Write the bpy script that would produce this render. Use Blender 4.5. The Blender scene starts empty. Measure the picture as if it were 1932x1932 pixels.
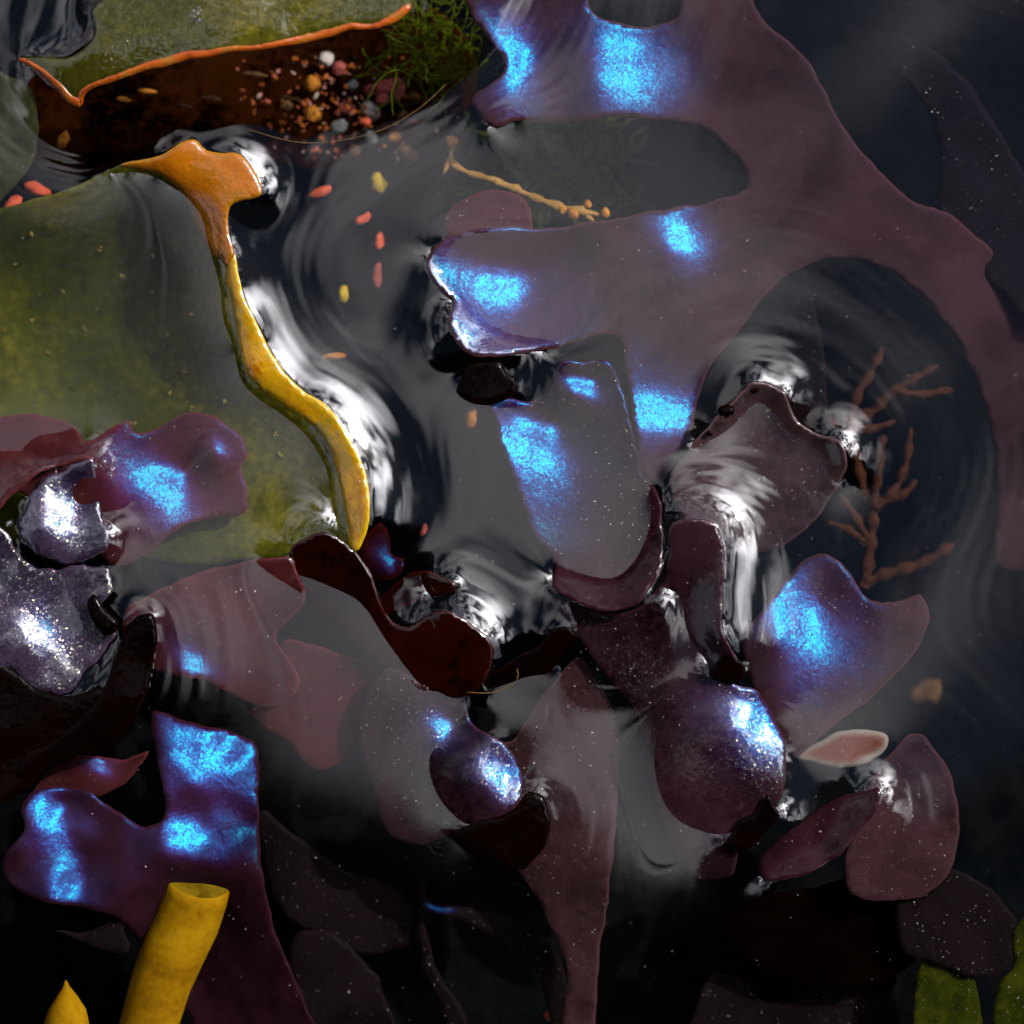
import bpy, math, random
import numpy as np
from mathutils import Vector, noise as mnoise
from mathutils.geometry import delaunay_2d_cdt

random.seed(7); np.random.seed(7)
sc = bpy.context.scene
sc.unit_settings.system = 'METRIC'
sc.unit_settings.scale_length = 0.1            # one unit is 10 cm: a hand-wide patch of a tide pool
COL = sc.collection

# ------------------------------------------------------------------ camera
H = 4.0                                        # camera height over the water
cam_d = bpy.data.cameras.new('camera')
cam = bpy.data.objects.new('camera', cam_d); COL.objects.link(cam)
cam.location = (0, 0, H); cam.rotation_euler = (0, 0, 0)
cam_d.sensor_width = 36.0; cam_d.lens = 36.0 * H
cam_d.clip_start = 0.05; cam_d.clip_end = 500
cam_d.dof.use_dof = True; cam_d.dof.focus_distance = H + 0.008; cam_d.dof.aperture_fstop = 1.35
sc.camera = cam

# ------------------------------------------------------------------ sky and sun
SUN_AZ = math.radians(35)                      # from image right towards image top
SUN_EL = math.radians(45)
sun_dir = Vector((math.cos(SUN_AZ)*math.cos(SUN_EL), math.sin(SUN_AZ)*math.cos(SUN_EL), math.sin(SUN_EL)))
CLOUD_SHIFT = (38.08, 8.19, 0.0); CLOUD_ROT = 55
world = bpy.data.worlds.new('World'); sc.world = world; world.use_nodes = True
wn, wl = world.node_tree.nodes, world.node_tree.links
for n in list(wn): wn.remove(n)
def wnode(t, **k):
    n = wn.new(t)
    for a, v in k.items(): setattr(n, a, v)
    return n
out = wnode('ShaderNodeOutputWorld')
sky = wnode('ShaderNodeTexSky', sky_type='NISHITA', sun_disc=False)
sky.sun_elevation = SUN_EL; sky.sun_rotation = math.pi/2 - SUN_AZ
sky.dust_density = 0.6; sky.air_density = 0.4; sky.ozone_density = 1.5
bg = wnode('ShaderNodeBackground'); bg.inputs['Strength'].default_value = 0.05
wl.new(sky.outputs[0], bg.inputs['Color'])
world.cycles.sampling_method = 'NONE'
# thin broken cloud over the whole sky: noise laid out on a flat cloud deck, brighter towards the sun as real thin cloud is
tc = wnode('ShaderNodeTexCoord')
sep = wnode('ShaderNodeSeparateXYZ'); wl.new(tc.outputs['Generated'], sep.inputs[0])
def wmath(op, a, b=None, clamp=False):
    n = wnode('ShaderNodeMath', operation=op); n.use_clamp = clamp
    for i, v in enumerate((a, b)):
        if v is None: continue
        if isinstance(v, (int, float)): n.inputs[i].default_value = v
        else: wl.new(v, n.inputs[i])
    return n.outputs[0]
zc = wmath('MAXIMUM', sep.outputs[2], 0.06)
cx = wmath('DIVIDE', sep.outputs[0], zc); cy = wmath('DIVIDE', sep.outputs[1], zc)
cmb = wnode('ShaderNodeCombineXYZ'); wl.new(cx, cmb.inputs[0]); wl.new(cy, cmb.inputs[1])
big = wnode('ShaderNodeTexNoise'); big.inputs['Scale'].default_value = 2.7; big.inputs['Detail'].default_value = 3
shift = wnode('ShaderNodeVectorMath', operation='ADD'); wl.new(cmb.outputs[0], shift.inputs[0]); shift.inputs[1].default_value = CLOUD_SHIFT
wl.new(shift.outputs[0], big.inputs['Vector'])
strc = wnode('ShaderNodeMapping', vector_type='TEXTURE'); strc.inputs['Rotation'].default_value = (0, 0, math.radians(CLOUD_ROT)); strc.inputs['Scale'].default_value = (3.2, 1.0, 1.0)
wl.new(shift.outputs[0], strc.inputs['Vector'])
n1 = wnode('ShaderNodeTexNoise'); n1.inputs['Scale'].default_value = 10.0; n1.inputs['Detail'].default_value = 4
n1.inputs['Roughness'].default_value = 0.55; n1.inputs['Distortion'].default_value = 0.5
wl.new(strc.outputs[0], n1.inputs['Vector'])
cov = wmath('ADD', wmath('MULTIPLY', big.outputs['Fac'], 1.45), wmath('MULTIPLY', n1.outputs['Fac'], 0.42))
ramp = wnode('ShaderNodeValToRGB'); ramp.color_ramp.elements[0].position = 0.0; ramp.color_ramp.elements[1].position = 1.0
wl.new(wmath('DIVIDE', wmath('SUBTRACT', cov, 0.835), 0.40, True), ramp.inputs[0])
dot = wnode('ShaderNodeVectorMath', operation='DOT_PRODUCT'); wl.new(tc.outputs['Generated'], dot.inputs[0]); dot.inputs[1].default_value = sun_dir
fwd = wmath('POWER', wmath('MAXIMUM', dot.outputs['Value'], 0.0), 12.0)
cst = wmath('ADD', wmath('MULTIPLY', fwd, 18.0), 0.92)
bgc = wnode('ShaderNodeBackground'); bgc.inputs['Color'].default_value = (0.98, 0.955, 1.0, 1)
wl.new(cst, bgc.inputs['Strength'])
up = wmath('MULTIPLY', wmath('SUBTRACT', sep.outputs[2], 0.0), 8.0, True)
mixw = wnode('ShaderNodeMixShader'); wl.new(wmath('MULTIPLY', ramp.outputs[0], up), mixw.inputs[0])
wl.new(bg.outputs[0], mixw.inputs[1]); wl.new(bgc.outputs[0], mixw.inputs[2]); wl.new(mixw.outputs[0], out.inputs[0])

sl = bpy.data.lights.new('sun', 'SUN'); sl.energy = 3.6; sl.angle = math.radians(0.53); sl.color = (1.0, 0.93, 0.82)
so = bpy.data.objects.new('sun', sl); COL.objects.link(so)
so.rotation_euler = sun_dir.to_track_quat('Z', 'Y').to_euler(); so.location = sun_dir*20

sc.view_settings.view_transform = 'Standard'; sc.view_settings.look = 'None'
sc.view_settings.exposure = 1.45; sc.view_settings.gamma = 1.0; sc.view_settings.use_curve_mapping = False
sc.render.engine = 'CYCLES'
cy_ = sc.cycles
cy_.use_adaptive_sampling = True; cy_.adaptive_threshold = 0.03; cy_.adaptive_min_samples = 32; cy_.use_denoising = True
cy_.max_bounces = 4; cy_.transparent_max_bounces = 24; cy_.glossy_bounces = 2; cy_.diffuse_bounces = 2; cy_.transmission_bounces = 4
cy_.sample_clamp_indirect = 6; cy_.use_light_tree = False; cy_.caustics_reflective = False; cy_.caustics_refractive = False

# ------------------------------------------------------------------ helpers
U = 1932.0                                     # drawing units across the frame; one unit is about 0.05 mm
S = 1.0 / U
def W(x, y, z):
    """a point at height z (drawing units over the water) that stands over drawing position x, y"""
    f = (H - z*S) / H
    return ((x - 966)*S*f, (966 - y)*S*f, z*S)
def Wn(P):
    f = (H - P[:, 2]*S) / H
    return np.stack([(P[:, 0]-966)*S*f, (966-P[:, 1])*S*f, P[:, 2]*S], 1)

def tag(o, label=None, cat=None, group=None, kind=None):
    if label: o['label'] = label
    if cat: o['category'] = cat
    if group: o['group'] = group
    if kind: o['kind'] = kind
    return o
def mesh_obj(name, V, F, mat, parent=None, smooth=True, attrs=None):
    """link one mesh object whose origin is the middle of its points"""
    V = np.asarray(V, dtype=np.float64); c = V.mean(0) if parent is None else np.array(parent.location)
    me = bpy.data.meshes.new(name); me.from_pydata((V - c).tolist(), [], F)
    if attrs:
        for k, a in attrs.items():
            at = me.attributes.new(k, 'FLOAT', 'POINT'); at.data.foreach_set('value', np.asarray(a, dtype=np.float32))
    if smooth: me.polygons.foreach_set('use_smooth', [True]*len(me.polygons))
    me.materials.append(mat); me.update()
    o = bpy.data.objects.new(name, me); COL.objects.link(o)
    if parent is None: o.location = c
    else: o.parent = parent
    return o
def empty(name, loc):
    o = bpy.data.objects.new(name, None); COL.objects.link(o); o.location = loc; o.empty_display_size = 0.02
    return o

def smooth_closed(pts, step=7.0):
    P = np.asarray(pts, float); n = len(P); outp = []
    for i in range(n):
        p0, p1, p2, p3 = P[i-1], P[i], P[(i+1) % n], P[(i+2) % n]
        d = np.linalg.norm(p2-p1); m = max(1, int(round(d/step)))
        for k in range(m):
            t = k/m; a = 0.5
            q = 0.5*((2*p1)+(-p0+p2)*t+(2*p0-5*p1+4*p2-p3)*t*t+(-p0+3*p1-3*p2+p3)*t**3)
            outp.append(q)
    return np.array(outp)
def smooth_open(pts, step=7.0):
    P = np.asarray(pts, float); n = len(P); outp = []
    for i in range(n-1):
        p0, p1, p2, p3 = P[max(i-1, 0)], P[i], P[i+1], P[min(i+2, n-1)]
        m = max(1, int(round(np.linalg.norm(p2-p1)/step)))
        for k in range(m):
            t = k/m
            outp.append(0.5*((2*p1)+(-p0+p2)*t+(2*p0-5*p1+4*p2-p3)*t*t+(-p0+3*p1-3*p2+p3)*t**3))
    outp.append(P[-1]); return np.array(outp)
def inside(poly, X, Y):
    r = np.zeros(X.shape, bool); n = len(poly); j = n-1
    for i in range(n):
        xi, yi = poly[i]; xj, yj = poly[j]
        if yi != yj:
            c = ((yi > Y) != (yj > Y)) & (X < (xj-xi)*(Y-yi)/(yj-yi)+xi)
            r ^= c
        j = i
    return r
def bdist(poly, X, Y):
    A = poly; B = np.roll(poly, -1, 0); d = np.full(X.shape, 1e9)
    for a, b in zip(A, B):
        e = b-a; L = max(e@e, 1e-9)
        t = np.clip(((X-a[0])*e[0]+(Y-a[1])*e[1])/L, 0, 1)
        d = np.minimum(d, (X-a[0]-t*e[0])**2+(Y-a[1]-t*e[1])**2)
    return np.sqrt(d)
class TPS:
    """smooth sheet through height points"""
    def __init__(self, C, lam=0.02):
        C = np.asarray(C, float); self.c = C[:, :2]/500.0; n = len(C)
        K = self.k(self.c, self.c) + lam*np.eye(n)*0.01
        A = np.zeros((n+3, n+3)); A[:n, :n] = K; A[:n, n] = 1; A[:n, n+1:] = self.c; A[n, :n] = 1; A[n+1:, :n] = self.c.T
        A[n:, n:] -= 1e-6*np.eye(3)
        self.w = np.linalg.solve(A, np.r_[C[:, 2], 0, 0, 0])
    @staticmethod
    def k(a, b):
        r2 = ((a[:, None, :]-b[None, :, :])**2).sum(2); return np.where(r2 > 1e-12, r2*np.log(r2+1e-12), 0)
    def __call__(self, X, Y):
        p = np.stack([X, Y], 1)/500.0; n = len(self.c); o = np.empty(len(p))
        for i in range(0, len(p), 20000):
            q = p[i:i+20000]; o[i:i+20000] = self.k(q, self.c)@self.w[:n]+self.w[n]+q@self.w[n+1:]
        return o
SD = np.array([math.cos(SUN_AZ), -math.sin(SUN_AZ)])           # sun bearing in drawing axes
GT = math.tan((math.pi/2-SUN_EL)/2)                           # slope at which a face mirrors the sun to a viewer above
def facets(patches):
    """height points that tip the frond to face half-way to the sun around x, y"""
    o = []; pd = np.array([-SD[1], SD[0]])
    for q in patches:
        x, y, r, z = q[:4]
        if len(q) == 4: z = min(z, -GT*r-7)      # stays under water
        o.append((x, y, z))
        for t in (-1, 1):
            q = np.array([x, y])+SD*r*t; o.append((q[0], q[1], z-GT*r*t))
            q = np.array([x, y])+pd*r*t; o.append((q[0], q[1], z))
    return o
def wav(X, Y, sc_, seed):
    return np.array([mnoise.noise(Vector((x/sc_, y/sc_, seed))) for x, y in zip(X, Y)])

SHEETS = []      # (outline, height function, meniscus rise) of everything that may break the surface
def sheet(name, outline, zf, mat, parent=None, thick=6, step=9, wave=None, wsc=95, rise=0, seed=0.0, jitter=1.2, edge_w=16, lift=0, prof_w=9, cut=()):
    if wave is None: wave = 7.0 if rise == 0 else 3.0
    poly = smooth_closed(outline)
    if jitter:
        poly = poly + np.stack([wav(poly[:, 0], poly[:, 1], 14, seed+3), wav(poly[:, 0], poly[:, 1], 14, seed+9)], 1)*jitter*1.6
        poly = poly + np.stack([wav(poly[:, 0], poly[:, 1], 42, seed+5), wav(poly[:, 0], poly[:, 1], 42, seed+7)], 1)*jitter*4.0
    x0, y0 = poly.min(0); x1, y1 = poly.max(0)
    gx = np.arange(x0, x1, step); gy = np.arange(y0, y1, step*0.866); X, Y = np.meshgrid(gx, gy)
    X = X + (np.arange(len(gy)) % 2)[:, None]*step/2; X = X.ravel(); Y = Y.ravel()
    X = X+np.random.uniform(-.15, .15, X.shape)*step; Y = Y+np.random.uniform(-.15, .15, Y.shape)*step
    m = inside(poly, X, Y); X, Y = X[m], Y[m]; d = bdist(poly, X, Y); m = d > 3.5; X, Y = X[m], Y[m]
    nb = len(poly)
    P = np.r_[poly, np.stack([X, Y], 1)]
    res = delaunay_2d_cdt([Vector(p) for p in P.tolist()], [(i, (i+1) % nb) for i in range(nb)], [], 1, 1e-4)
    Q = np.array([v[:] for v in res[0]]); T = [tuple(f) for f in res[2]]
    d = bdist(poly, Q[:, 0], Q[:, 1])
    z = zf(Q[:, 0], Q[:, 1]) + wave*wav(Q[:, 0], Q[:, 1], wsc, seed) + lift
    e = np.clip(d/prof_w, 0, 1); h = thick*0.5*(0.18+0.82*np.sqrt(1-(1-e)**2))
    n = len(Q)
    top = np.c_[Q, z+h]; bot = np.c_[Q, z-h]
    # orient upwards
    F = []
    for f in T:
        a, b, c = Q[f[0]], Q[f[1]], Q[f[2]]
        cr = (b[0]-a[0])*(c[1]-a[1])-(b[1]-a[1])*(c[0]-a[0])
        f = f if cr < 0 else f[::-1]           # drawing y runs down
        F.append(f); F.append(tuple(i+n for i in f[::-1]))
    cnt = {}
    for f in F[::2]:
        for i in range(3):
            a, b = f[i], f[(i+1) % 3]; cnt[(a, b)] = 1
    for (a, b) in list(cnt):
        if (b, a) not in cnt: F.append((b, a, a+n, b+n))
    ed = np.clip(d/edge_w, 0, 1)
    cu = np.full(n, 0.012)                      # young tissue carries the iridescent cuticle, old tissue has lost it
    for q in cut:
        k = (((Q[:, 0]-q[0])**2+(Q[:, 1]-q[1])**2)/(2.1*q[2]+18)**2); cu = np.maximum(cu, np.exp(-k**1.5))
    o = mesh_obj(name, Wn(np.r_[top, bot]), F, mat, parent, attrs={'inset': np.r_[ed, ed], 'cuticle': np.r_[cu, cu]})
    SHEETS.append((poly, zf, rise, lift, mat.name not in ('dark_weed_and_dark_water', 'red_frond', 'amber_brown_weed')))
    return o

# ------------------------------------------------------------------ materials
class M:
    def __init__(self, name):
        self.m = bpy.data.materials.new(name); self.m.use_nodes = True
        self.n = self.m.node_tree.nodes; self.l = self.m.node_tree.links
        for x in list(self.n): self.n.remove(x)
        self.out = self.n.new('ShaderNodeOutputMaterial')
        self.pos = self.n.new('ShaderNodeNewGeometry')
    def add(self, t, **k):
        x = self.n.new(t)
        for a, v in k.items(): setattr(x, a, v)
        return x
    def put(self, sock, v):
        if hasattr(v, 'is_output'): self.l.new(v, sock)
        elif isinstance(v, (tuple, list)) and len(v) == 3 and sock.type == 'RGBA': sock.default_value = (*v, 1)
        else: sock.default_value = v
    def math(self, op, a, b=0.0, clamp=False):
        x = self.add('ShaderNodeMath', operation=op); x.use_clamp = clamp; self.put(x.inputs[0], a); self.put(x.inputs[1], b); return x.outputs[0]
    def noise(self, scale, detail=4, rough=0.55, dist=0.0, vec=None):
        x = self.add('ShaderNodeTexNoise'); x.inputs['Scale'].default_value = scale; x.inputs['Detail'].default_value = detail
        x.inputs['Roughness'].default_value = rough; x.inputs['Distortion'].default_value = dist
        self.l.new(vec or self.pos.outputs['Position'], x.inputs['Vector']); return x
    def vor(self, scale, feature='F1'):
        x = self.add('ShaderNodeTexVoronoi', feature=feature); x.inputs['Scale'].default_value = scale
        self.l.new(self.pos.outputs['Position'], x.inputs['Vector']); return x
    def ramp(self, fac, stops):
        x = self.add('ShaderNodeValToRGB'); cr = x.color_ramp
        while len(cr.elements) < len(stops): cr.elements.new(0.5)
        for e, (p, c) in zip(cr.elements, stops): e.position = p; e.color = (*c, 1) if len(c) == 3 else c
        self.put(x.inputs[0], fac); return x.outputs[0]
    def mix(self, f, a, b):
        x = self.add('ShaderNodeMix', data_type='RGBA'); self.put(x.inputs[0], f); self.put(x.inputs[6], a); self.put(x.inputs[7], b); return x.outputs[2]
    def scale(self, col, s):
        x = self.add('ShaderNodeVectorMath', operation='SCALE'); self.put(x.inputs[0], col); self.put(x.inputs[3], s); return x.outputs[0]
    def sh(self, t, col, rough=None, normal=None, dist=None):
        x = self.add(t); self.put(x.inputs['Color'], col)
        if rough is not None: self.put(x.inputs['Roughness'], rough)
        if normal is not None: self.l.new(normal, x.inputs['Normal'])
        if dist: x.distribution = dist
        return x.outputs[0]
    def addsh(self, a, b):
        x = self.add('ShaderNodeAddShader'); self.l.new(a, x.inputs[0]); self.l.new(b, x.inputs[1]); return x.outputs[0]
    def mixsh(self, f, a, b):
        x = self.add('ShaderNodeMixShader'); self.put(x.inputs[0], f); self.l.new(a, x.inputs[1]); self.l.new(b, x.inputs[2]); return x.outputs[0]
    def bump(self, h, strength, dist):
        x = self.add('ShaderNodeBump'); x.inputs['Strength'].default_value = strength; x.inputs['Distance'].default_value = dist; self.l.new(h, x.inputs['Height']); return x.outputs[0]
    def glitter(self, scale, amount, base=None):
        """every tiny cell of the cuticle leans its own way"""
        v = self.vor(scale)
        s = self.add('ShaderNodeVectorMath', operation='SUBTRACT'); self.l.new(v.outputs['Color'], s.inputs[0]); s.inputs[1].default_value = (.5, .5, .5)
        k = self.add('ShaderNodeVectorMath', operation='SCALE'); self.l.new(s.outputs[0], k.inputs[0]); k.inputs[3].default_value = amount
        a = self.add('ShaderNodeVectorMath', operation='ADD'); self.l.new(k.outputs[0], a.inputs[0]); self.l.new(base or self.pos.outputs['Normal'], a.inputs[1])
        nn = self.add('ShaderNodeVectorMath', operation='NORMALIZE'); self.l.new(a.outputs[0], nn.inputs[0]); return nn.outputs[0], v
    def above_water(self):
        s = self.add('ShaderNodeSeparateXYZ'); self.l.new(self.pos.outputs['Position'], s.inputs[0])
        return self.math('MULTIPLY', self.math('SUBTRACT', s.outputs[2], 4*S), 1/(6*S), True)
    def done(self, s): self.l.new(s, self.out.inputs['Surface']); return self.m

def frond_mat(name, c1, c2, trans, irid=1.0, silver=0.0, pale=None, wet=0.028, mottled=0.36):
    m = M(name)
    nz = m.noise(8, 6, 0.66, 0.5)
    gr = m.noise(150, 3, 0.7)
    f = m.math('ADD', nz.outputs['Fac'], m.math('MULTIPLY', m.math('SUBTRACT', gr.outputs['Fac'], 0.5), 0.42))
    col = m.ramp(f, [(0.5-mottled*0.4, c1), (0.5+mottled*0.4, c2)])
    at = m.add('ShaderNodeAttribute', attribute_name='inset')
    if pale: col = m.mix(m.ramp(at.outputs['Fac'], [(0.35, (1, 1, 1)), (1.0, (0, 0, 0))]), col, pale)
    else: col = m.mix(m.ramp(at.outputs['Fac'], [(0.0, (1, 1, 1)), (0.35, (0, 0, 0))]), col, tuple(x*k for x, k in zip(c2, (1.3, 1.15, 1.1))))
    wavy = m.bump(m.noise(70, 2, 0.6, 0.6).outputs['Fac'], 0.13, 0.006)
    s = m.mixsh(0.34, m.sh('ShaderNodeBsdfDiffuse', col), m.sh('ShaderNodeBsdfTranslucent', trans))
    if irid > 0 or silver > 0: nrm, v = m.glitter(700, 0.13, wavy)
    if irid > 0:
        ca = m.add('ShaderNodeAttribute', attribute_name='cuticle')
        amt = m.math('MULTIPLY', m.math('MULTIPLY', m.ramp(nz.outputs['Fac'], [(0.30, (.65,)*3), (0.60, (1,)*3)]), irid), ca.outputs['Fac'])
        s = m.addsh(s, m.sh('ShaderNodeBsdfGlossy', m.scale((0.0, 0.0085, 0.0088), amt), 0.28, nrm, 'BECKMANN'))
        s = m.addsh(s, m.sh('ShaderNodeBsdfGlossy', m.scale((0.0001, 0.0032, 0.0200), amt), 0.40, nrm, 'BECKMANN'))
        s = m.addsh(s, m.sh('ShaderNodeBsdfGlossy', m.scale((0.0030, 0.0007, 0.0110), amt), 0.57, wavy, 'BECKMANN'))
    if silver > 0:
        nrm2, v2 = m.glitter(680, 0.5, wavy)
        s = m.addsh(s, m.sh('ShaderNodeBsdfGlossy', m.scale(m.mix(0.5, (1, 1, 1), v2.outputs['Color']), silver*0.06), 0.22, nrm2, 'BECKMANN'))
    if wet > 0:
        fr = m.add('ShaderNodeFresnel'); fr.inputs['IOR'].default_value = 1.35
        k = m.math('MULTIPLY', m.above_water(), m.math('MULTIPLY', fr.outputs[0], wet/0.022))
        s = m.mixsh(k, s, m.sh('ShaderNodeBsdfGlossy', (0.9, 0.9, 0.9), 0.09, wavy))
    return m.done(s)

def blade_mat(name, c1, c2, trans, tfac=0.4, gloss=0.03, rough=0.3, scale=6.0, rim=None, c3=None):
    m = M(name)
    nz = m.noise(scale, 4, 0.62, 0.6); fine = m.noise(120, 2, 0.7)
    f = m.math('ADD', nz.outputs['Fac'], m.math('MULTIPLY', m.math('SUBTRACT', fine.outputs['Fac'], .5), 0.45))
    col = m.ramp(f, [(0.30, c1), (0.52, c2), (0.72, c3 or c2)])
    if rim:
        at = m.add('ShaderNodeAttribute', attribute_name='inset')
        w = m.math('ADD', at.outputs['Fac'], m.math('MULTIPLY', m.math('SUBTRACT', nz.outputs['Fac'], .5), 0.7))
        col = m.mix(m.ramp(w, [(0.1, (1, 1, 1)), (0.55, (0, 0, 0))]), col, rim)
    b = m.bump(m.noise(40, 3, 0.6).outputs['Fac'], 0.4, 0.006)
    s = m.mixsh(tfac, m.sh('ShaderNodeBsdfDiffuse', col, normal=b), m.sh('ShaderNodeBsdfTranslucent', trans))
    if gloss:
        fr = m.add('ShaderNodeFresnel'); fr.inputs['IOR'].default_value = 1.35
        k = m.math('MULTIPLY', m.above_water(), m.math('MULTIPLY', fr.outputs[0], gloss/0.022))
        s = m.mixsh(k, s, m.sh('ShaderNodeBsdfGlossy', (0.9, 0.9, 0.9), rough, b))
    return m.done(s)

def plain_mat(name, c1, c2, scale=40, rough=0.6, spec=0.0):
    m = M(name)
    nz = m.noise(scale, 6, 0.65, 0.3)
    col = m.ramp(nz.outputs['Fac'], [(0.3, c1), (0.7, c2)])
    b = m.bump(nz.outputs['Fac'], 0.5, 0.01)
    s = m.sh('ShaderNodeBsdfDiffuse', col, normal=b)
    if spec: s = m.addsh(s, m.sh('ShaderNodeBsdfGlossy', (spec,)*3, rough, b))
    return m.done(s)

MAT = {}
MAT['purple'] = frond_mat('purple_frond', (0.0040, 0.0009, 0.0016), (0.014, 0.0040, 0.0062), (0.05, 0.007, 0.009), irid=1.2, wet=0.012)
MAT['brown_purple'] = frond_mat('brown_purple_frond', (0.0085, 0.0034, 0.0038), (0.026, 0.0112, 0.0128), (0.08, 0.022, 0.022), irid=1.1)
MAT['lilac'] = frond_mat('lilac_frond', (0.010, 0.0050, 0.0060), (0.034, 0.020, 0.022), (0.06, 0.02, 0.025), irid=0.5)
MAT['pink'] = frond_mat('pink_frond', (0.012, 0.0024, 0.0031), (0.036, 0.0085, 0.010), (0.12, 0.018, 0.02), irid=0.9)
MAT['red'] = frond_mat('red_frond', (0.0022, 0.0003, 0.0002), (0.012, 0.0013, 0.0007), (0.07, 0.004, 0.002), irid=0.4, wet=0.03)
MAT['silver'] = frond_mat('silvery_frond', (0.006, 0.0035, 0.010), (0.022, 0.015, 0.028), (0.04, 0.02, 0.04), irid=0.4, silver=0.40, wet=0.06)
MAT['sparkle'] = frond_mat('sparkling_frond', (0.0028, 0.0006, 0.0012), (0.016, 0.0060, 0.0092), (0.04, 0.006, 0.008), irid=1.0, silver=0.10, wet=0.02)
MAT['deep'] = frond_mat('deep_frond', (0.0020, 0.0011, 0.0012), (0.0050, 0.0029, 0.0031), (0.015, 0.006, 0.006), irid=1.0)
MAT['dark'] = frond_mat('dark_weed_and_dark_water', (0.0005, 0.0002, 0.00012), (0.0016, 0.0004, 0.0002), (0.012, 0.002, 0.0006), irid=0.0, wet=0.003)  # dark weed, and colour painted in for water that mirrors no sky
MAT['amber'] = frond_mat('amber_brown_weed', (0.0004, 0.00012, 0.00005), (0.011, 0.0026, 0.0004), (0.02, 0.005, 0.001), irid=0.0, mottled=0.16)
MAT['salmon'] = frond_mat('salmon_frond', (0.06, 0.014, 0.008), (0.085, 0.026, 0.016), (0.15, 0.04, 0.025), irid=0.0, pale=(0.11, 0.09, 0.075))
MAT['olive'] = blade_mat('olive_kelp', (0.008, 0.0095, 0.0011), (0.025, 0.0245, 0.0024), (0.10, 0.08, 0.005), 0.2, gloss=0.05, rough=0.14, scale=4.5, c3=(0.066, 0.055, 0.005))
MAT['olive_dark'] = blade_mat('dark_olive_kelp', (0.006, 0.007, 0.003), (0.016, 0.017, 0.007), (0.02, 0.02, 0.004), 0.3)
MAT['yellow'] = blade_mat('yellow_kelp_margin', (0.20, 0.060, 0.002), (0.36, 0.185, 0.003), (0.5, 0.22, 0.004), 0.4, gloss=0.04, rough=0.14, scale=22, rim=(0.32, 0.21, 0.006), c3=(0.22, 0.15, 0.006))
MAT['orange'] = blade_mat('orange_kelp_tip', (0.14, 0.034, 0.0015), (0.26, 0.078, 0.002), (0.5, 0.12, 0.003), 0.45, gloss=0.04, rough=0.16, scale=14, rim=(0.20, 0.082, 0.003), c3=(0.16, 0.076, 0.004))
MAT['orange_rim'] = blade_mat('orange_rim', (0.14, 0.022, 0.002), (0.26, 0.05, 0.003), (0.5, 0.1, 0.004), 0.4, gloss=0.03, rough=0.25, scale=40, c3=(0.16, 0.08, 0.008))
MAT['stipe'] = blade_mat('yellow_stipe', (0.070, 0.031, 0.001), (0.13, 0.062, 0.0015), (0.2, 0.1, 0.003), 0.15, gloss=0, scale=9, c3=(0.16, 0.086, 0.002))
MAT['pith'] = blade_mat('stipe_pith', (0.035, 0.020, 0.001), (0.07, 0.042, 0.002), (0.1, 0.05, 0.002), 0.1, gloss=0, scale=30)
MAT['green'] = blade_mat('green_blade', (0.003, 0.004, 0.0006), (0.008, 0.010, 0.001), (0.03, 0.035, 0.002), 0.3, gloss=0, scale=14, c3=(0.02, 0.019, 0.0012))
MAT['coralline'] = plain_mat('brown_coralline', (0.008, 0.0028, 0.0016), (0.026, 0.010, 0.0055), 90)
MAT['tuft'] = plain_mat('pale_tuft', (0.03, 0.024, 0.004), (0.09, 0.066, 0.012), 200)
MAT['filament'] = plain_mat('green_filament', (0.012, 0.019, 0.001), (0.04, 0.05, 0.003), 60)
MAT['strand'] = plain_mat('tan_strand', (0.07, 0.035, 0.008), (0.15, 0.08, 0.02), 60)
MAT['hair'] = plain_mat('golden_fibre', (0.04, 0.022, 0.007), (0.09, 0.055, 0.02), 60)
PEB = {'orange': ((0.16, 0.05, 0.006), (0.32, 0.13, 0.02)), 'pink': ((0.13, 0.026, 0.022), (0.24, 0.06, 0.05)), 'white': ((0.22, 0.17, 0.15), (0.4, 0.34, 0.32)),
       'brown': ((0.03, 0.014, 0.006), (0.08, 0.04, 0.018)), 'yellow': ((0.17, 0.10, 0.006), (0.33, 0.22, 0.02)), 'grey': ((0.05, 0.055, 0.055), (0.12, 0.12, 0.115)),
       'red': ((0.24, 0.035, 0.015), (0.42, 0.08, 0.04))}
PEB = {k: (tuple(v*0.55 for v in a), tuple(v*0.6 for v in b)) for k, (a, b) in PEB.items()}
for k, (a, b) in PEB.items(): MAT['peb_'+k] = plain_mat(k+'_grain', a, b, 60)

# water: clear, thin-walled, mirrors the sky by its angle
def water_mat():
    m = M('sea_water')
    lw = m.add('ShaderNodeLayerWeight'); lw.inputs['Blend'].default_value = 0.5
    f = m.math('ADD', m.math('MULTIPLY', m.math('POWER', lw.outputs['Facing'], 5.0), 0.953), 0.045)   # the same share from above and below
    t = m.sh('ShaderNodeBsdfTransparent', (0.93, 0.96, 0.97)); g = m.sh('ShaderNodeBsdfGlossy', (1, 1, 1), 0.05)
    return m.done(m.mixsh(f, t, g))
MAT['water'] = water_mat()
def rock_mat(name, c1, c2, c3):
    m = M(name); nz = m.noise(3.0, 4, 0.65, 0.5); n2 = m.noise(22, 4, 0.7)
    col = m.mix(m.ramp(n2.outputs['Fac'], [(0.4, (0, 0, 0)), (0.75, (1, 1, 1))]), m.ramp(nz.outputs['Fac'], [(0.35, c1), (0.65, c2)]), c3)
    b = m.bump(m.math('ADD', nz.outputs['Fac'], m.math('MULTIPLY', n2.outputs['Fac'], 0.4)), 0.8, 0.04)
    return m.done(m.sh('ShaderNodeBsdfDiffuse', col, normal=b))
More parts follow.
